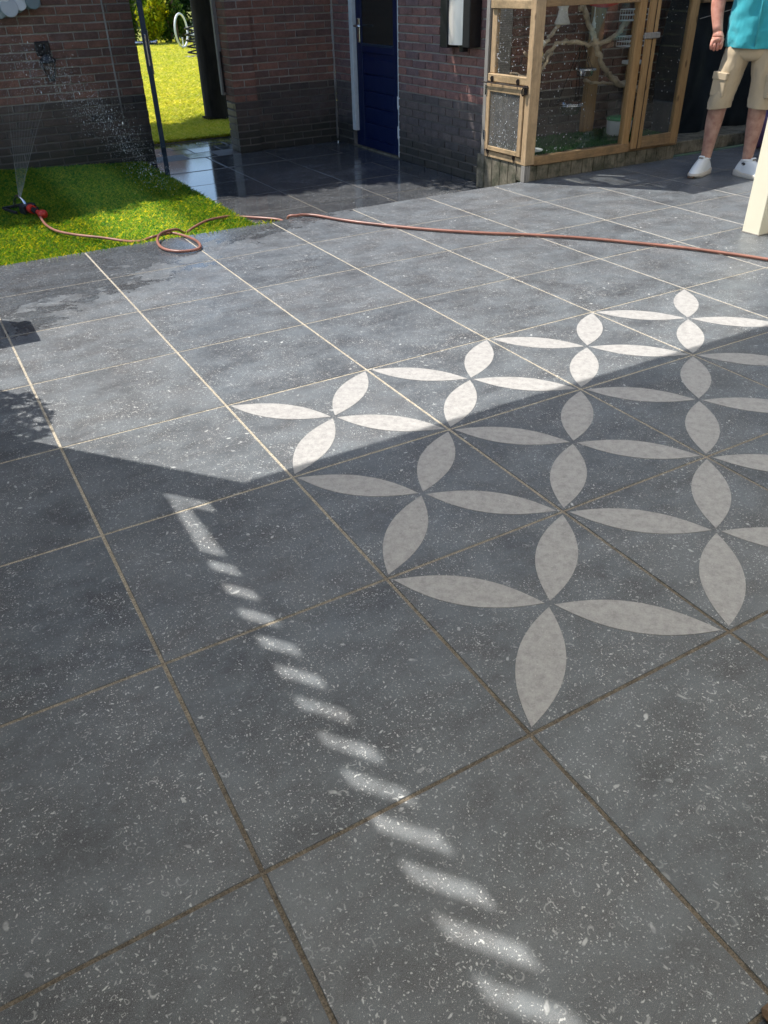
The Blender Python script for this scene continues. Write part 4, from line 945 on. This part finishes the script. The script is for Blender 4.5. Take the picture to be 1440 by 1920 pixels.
# arms: picture-left arm hangs, picture-right arm hangs behind the post
a = add((-.135,0,1.41), .062, 3); a = add((-.215,.02,1.26), .050, a); a = add((-.250,.03,1.14), .044, a); a = add((-.246,-.0,1.06), .041, a); a = add((-.225,-.03,.985), .031, a); wl_ = add((-.213,-.04,.940), .029, a); wl_ = add((-.211,-.043,.915), .026, a)
a = add((.20,0,1.41), .062, 3); a = add((.285,.02,1.27), .050, a); a = add((.31,.03,1.14), .044, a); a = add((.31,-.02,1.03), .036, a); wr_ = add((.30,-.06,.91), .027, a)
BR = [(x if i > 3 else (x[0]*.72, x[1]*.72)) if isinstance(x, tuple) else x*1.22 for i, x in enumerate(BR)]
for i in (8, 9, 15, 16): BR[i] = .066
body = skinned('body', BV, BE, BR, M['skin'], pe)
def hand(wx, wy, wz, sg, par):
    hv = [(wx, wy, wz), (wx+.004*sg, wy-.006, wz-.035), (wx+.006*sg, wy-.008, wz-.070)]; hr = [(.032,.030), (.037,.048), (.032,.046)]
    he = [(0,1),(1,2)]
    def a_(v, r, e): hv.append(v); hr.append(r); he.append((e, len(hv)-1)); return len(hv)-1
    ox, oy, oz = hv[2]
    for k, (dx, L) in enumerate(((-.034,.032),(-.012,.037),(.012,.036),(.034,.030))):
        i = a_((ox+dx*.95, oy-.010, oz-.006), .0125, 2); i = a_((ox+dx, oy-.022, oz-L*.8), .0120, i); i = a_((ox+dx*.9, oy-.010, oz-L*1.5), .0112, i); a_((ox+dx*.8, oy+.012, oz-L*1.45), .0100, i)
    i = a_((wx+.034*sg, wy-.020, wz-.045), .0125, 1); i = a_((wx+.040*sg, wy-.032, wz-.075), .0110, i); a_((wx+.026*sg, wy-.040, wz-.098), .0095, i)
    return skinned('hand', hv, he, hr, M['skin'], par, 2)
hand(-.214, -.04, .958, 1, pe); hand(.30, -.06, .935, -1, pe)
# face, hair
hx, hy, hz = .03, -.02, 1.635
MB().tube([((hx)*U, (hy-.098)*U, (hz+.02)*U), (hx*U, (hy-.118)*U, (hz-.02)*U), (hx*U, (hy-.10)*U, (hz-.028)*U)], [.008*U, .014*U, .012*U], 8).build('nose', M['skin'], pe, True)
for s_ in (-1, 1):
    MB().lathe([(.003*U,-.006*U),(.009*U,0),(.003*U,.006*U)], n=10).build('eye', M['eye'], pe, True, ((hx+s_*.032)*U, (hy-.088)*U, (hz+.018)*U), (math.pi/2,0,0))
    MB().lathe([(.008*U,-.008*U),(.026*U,-.004*U),(.028*U,.004*U),(.012*U,.008*U)], n=14).build('ear', M['skin'], pe, True, ((hx+s_*.086)*U, (hy+.005)*U, (hz+.0)*U), (0,math.pi/2,0))
MB().box((hx-.024)*U, (hx+.024)*U, (hy-.098)*U, (hy-.088)*U, (hz-.052)*U, (hz-.045)*U, .003).build('mouth', M['purple'], pe)
v_, f_ = loft([(hx,hy+.012,hz+.01,.093,.104),(hx,hy+.012,hz+.05,.092,.104),(hx,hy+.01,hz+.09,.078,.09),(hx,hy+.01,hz+.112,.045,.052),(hx,hy+.01,hz+.118,.01,.012)], 22, False, True, .01)
MB().add([(a, max(b, (hy-.05)*U) if c < (hz+.06)*U else b, c) for a, b, c in v_], f_).build('hair', M['hair'], pe, True)
def fold(o, st, size):
    a = o.modifiers.new('sub', 'SUBSURF'); a.levels = a.render_levels = 2
    tx = bpy.data.textures.new('folds', 'CLOUDS'); tx.noise_scale = size; tx.noise_depth = 2
    d = o.modifiers.new('folds', 'DISPLACE'); d.texture = tx; d.strength = st; d.mid_level = .5; d.texture_coords = 'LOCAL'
# shirt: torso and sleeves
b = MB()
v_, f_ = loft([(.045,.005,.845,.205,.150,-.006),(.045,.005,.87,.202,.148),(.042,.005,.93,.196,.145),(.038,.005,1.02,.190,.140),(.035,.005,1.12,.188,.138),(.033,.005,1.24,.190,.138),(.03,.005,1.34,.186,.130),(.03,.003,1.41,.160,.112),(.03,.0,1.455,.105,.085),(.03,-.003,1.485,.066,.066)], 48, wr=.030)
v_ = [(x, y+.020*math.sin(17*x+8*z)*max(0, 2.4-z)-.014*math.sin(33*x-15*z+math.sin(6*z)), z) for x, y, z in v_]
b.add(v_, f_)
for s_, c_ in ((-1, (-.135,0,1.41)), (1, (.20,0,1.41))):
    e_ = (c_[0]+s_*.082, .02, 1.245)
    b.tube([tuple(x*U for x in (c_[0]-s_*.05, 0, 1.42)), tuple(x*U for x in c_), tuple(x*U for x in ((c_[0]+e_[0])/2, .012, 1.325)), tuple(x*U for x in e_)], [.078*U, .083*U, .080*U, .078*U], 20, False)
sh_ = b.build('shirt', M['shirt'], pe, True)
fold(sh_, .030, .075); m_ = sh_.modifiers.new('thick', 'SOLIDIFY'); m_.thickness = .003
# button placket
MB().tube([((.045)*U, -.150*U, .86*U), (.038*U, -.143*U, 1.1*U), (.033*U, -.138*U, 1.3*U)], .006*U, 6).build('placket', M['shirt'], pe, True)
# shorts: waist and two wide legs
b = MB()
v_, f_ = loft([(.03,0,.76,.165,.110),(.03,0,.82,.178,.122),(.03,0,.88,.165,.115),(.03,0,.95,.150,.10)], 36, True, True, .006); b.add(v_, f_)
v_, f_ = loft([(-.112,-.012,.464,.082,.098,.010),(-.112,-.012,.480,.083,.099,.008),(-.106,-.010,.54,.083,.100),(-.093,-.008,.62,.086,.104),(-.078,-.004,.70,.090,.108),(-.062,0,.78,.092,.114),(-.052,0,.86,.086,.108),(-.04,0,.92,.07,.09)], 30, False, True, .016, 1); b.add(v_, f_)
v_, f_ = loft([(.165,-.010,.468,.088,.098,-.004),(.165,-.010,.485,.089,.099),(.163,-.008,.54,.088,.100),(.156,-.006,.62,.089,.104),(.146,-.003,.70,.091,.108),(.134,0,.78,.092,.114),(.124,0,.86,.082,.108),(.11,0,.92,.07,.09)], 30, False, True, .016, 3); b.add(v_, f_)
so_ = b.build('shorts', M['shorts'], pe, True); fold(so_, .020, .060); m_ = so_.modifiers.new('thick', 'SOLIDIFY'); m_.thickness = .004
for s_, cx, ang in ((-1, -.165, .62), (1, .235, -.9)):
    pk = bpy.data.objects.new('pocket', None); pk.location = (cx, -.055, .0); pk.rotation_euler = (0, -.06*s_, -ang if s_ < 0 else -ang); link(pk, pe)
    MB().box(-.056*U, .056*U, -.020*U, .02*U, .545*U, .668*U, .010).build('pouch', M['shorts'], pk)
    MB().box(-.060*U, .060*U, -.027*U, .018*U, .652*U, .70*U, .008).build('flap', M['shorts'], pk)
# trainers
def shoe(x, y, yaw):
    o = bpy.data.objects.new('shoe', None); o.location = (x, y, 0); o.rotation_euler = (0,0,yaw); link(o, pe)
    prof = [(-.085,.030,.058),(-.065,.038,.098),(-.035,.040,.108),(.0,.040,.098),(.04,.043,.076),(.09,.047,.056),(.13,.046,.045),(.165,.038,.036),(.187,.02,.026)]
    fp = [(wd, l) for (l, wd, h) in prof]; ol = [(a_, -b_) for a_, b_ in fp]+[(0, -.198)]+[(-a_, -b_) for a_, b_ in reversed(fp)]+[(0, .098)]
    n = len(ol); vs = []; fs = []; K = 9
    for i in range(K+1):
        f = i/K; zf = 1-(1-f)**1.75
        for a_, b_ in ol:
            an = math.atan2(-(b_-.012) if False else (b_+.03), a_ if abs(a_) > 1e-6 else 1e-6); cx_, cy_ = .037*math.cos(an), -.004+.050*math.sin(an)
            top = .112 if b_ > 0 else .120; bul = 1+.05*math.sin(math.pi*min(1, f*1.6))*(1 if f < .62 else 0)
            vs.append(((a_*bul*(1-f)+cx_*f)*U, (b_*(1-f)+cy_*f)*U, (.022+(top-.022)*zf)*U))
    for i in range(K):
        for k in range(n): fs.append((i*n+k, i*n+(k+1) % n, (i+1)*n+(k+1) % n, (i+1)*n+k))
    MB().add(vs, fs).build('upper', M['white'], o, True)
    vs = []; fs = []; out = []
    for (l, wd, h) in prof: out.append((wd*1.10, l))
    lp_ = [(a_, -b_) for a_, b_ in out]+[(0, -.200)]+[(-a_, -b_) for a_, b_ in reversed(out)]+[(0, .097)]; m = len(lp_)
    for (zz, s1) in ((.0,.94),(.006,1.0),(.026,1.0),(.034,.95)): vs += [(a_*s1*U, (b_*s1)*U, (zz+(.012*max(0,(-b_-.12))/.08 if zz < .01 else 0)+(.012 if b_ > .03 and zz > .02 else 0))*U) for a_, b_ in lp_]
    for i in range(3):
        for k in range(m): fs.append((i*m+k, i*m+(k+1) % m, (i+1)*m+(k+1) % m, (i+1)*m+k))
    fs += [tuple(range(m))[::-1], tuple(3*m+k for k in range(m))]
    MB().add(vs, fs).build('sole', M['sole'], o, True)
    MB().box(-.022*U, .022*U, -.203*U, -.180*U, .004*U, .018*U, .004).build('toe_guard', M['rust'], o)
    # padded collar, tongue and laces
    b = MB(); b.tube([(.037*math.cos(a)*U, (-.004+.050*math.sin(a))*U, (.116-.004*math.sin(a))*U) for a in [2*math.pi*k/20 for k in range(21)]], .0065*U, 8); b.build('collar', M['white'], o, True)
    MB().box(-.024*U, .024*U, -.062*U, -.045*U, .09*U, .140*U, .010).build('tongue', M['white'], o)
    MB().box(-.017*U, .017*U, -.0645*U, -.0620*U, .120*U, .132*U, .002).build('tongue_tag', M['greywood'], o)
    b = MB()
    for i in range(5): yy_ = -(.072+i*.017); zz = .1035-i*.0105; b.tube([(-.024*U, yy_*U, (zz-.008)*U), (0, yy_*U, zz*U), (.024*U, yy_*U, (zz-.008)*U)], .0032*U, 6)
    b.build('laces', M['greywood'], o, True)
    # small black oval tag with a pale swoosh-like stroke on the side of the collar
    tg = bpy.data.objects.new('oval_tag', None); tg.location = (-.041, -.005, .094); tg.rotation_euler = (math.radians(12), math.radians(0), math.radians(-90)); link(tg, o)
    MB().lathe([(.001*U,-.004*U),(.010*U,-.002*U),(.010*U,.002*U),(.001*U,.003*U)], n=18, sx=1.7).build('patch', M['black'], tg, False, (0,0,0), (math.pi/2, 0, 0))
    MB().tube(spline([(-.010*U,-.0045*U,.003*U),(-.006*U,-.0045*U,-.003*U),(.0,-.0045*U,-.001*U),(.011*U,-.0045*U,.005*U)],4), [.0008*U]*4+[.0016*U]*5+[.0005*U]*4, 5).build('stroke', M['white'], tg)
    return o
shoe(-.142, .0, math.radians(-22)); shoe(.160, .0, math.radians(48))
for x_ in (-.140, .158): MB().add(*loft([(x_, .012, .075, .036, .044), (x_, .012, .122, .038, .044), (x_, .012, .126, .034, .040)], 20, wr=.01)).build('sock', M['white'], pe, True)

SC.render.resolution_x = 768; SC.render.resolution_y = 1024
if SC.render.engine == 'CYCLES' or True:
    SC.cycles.transparent_max_bounces = 24
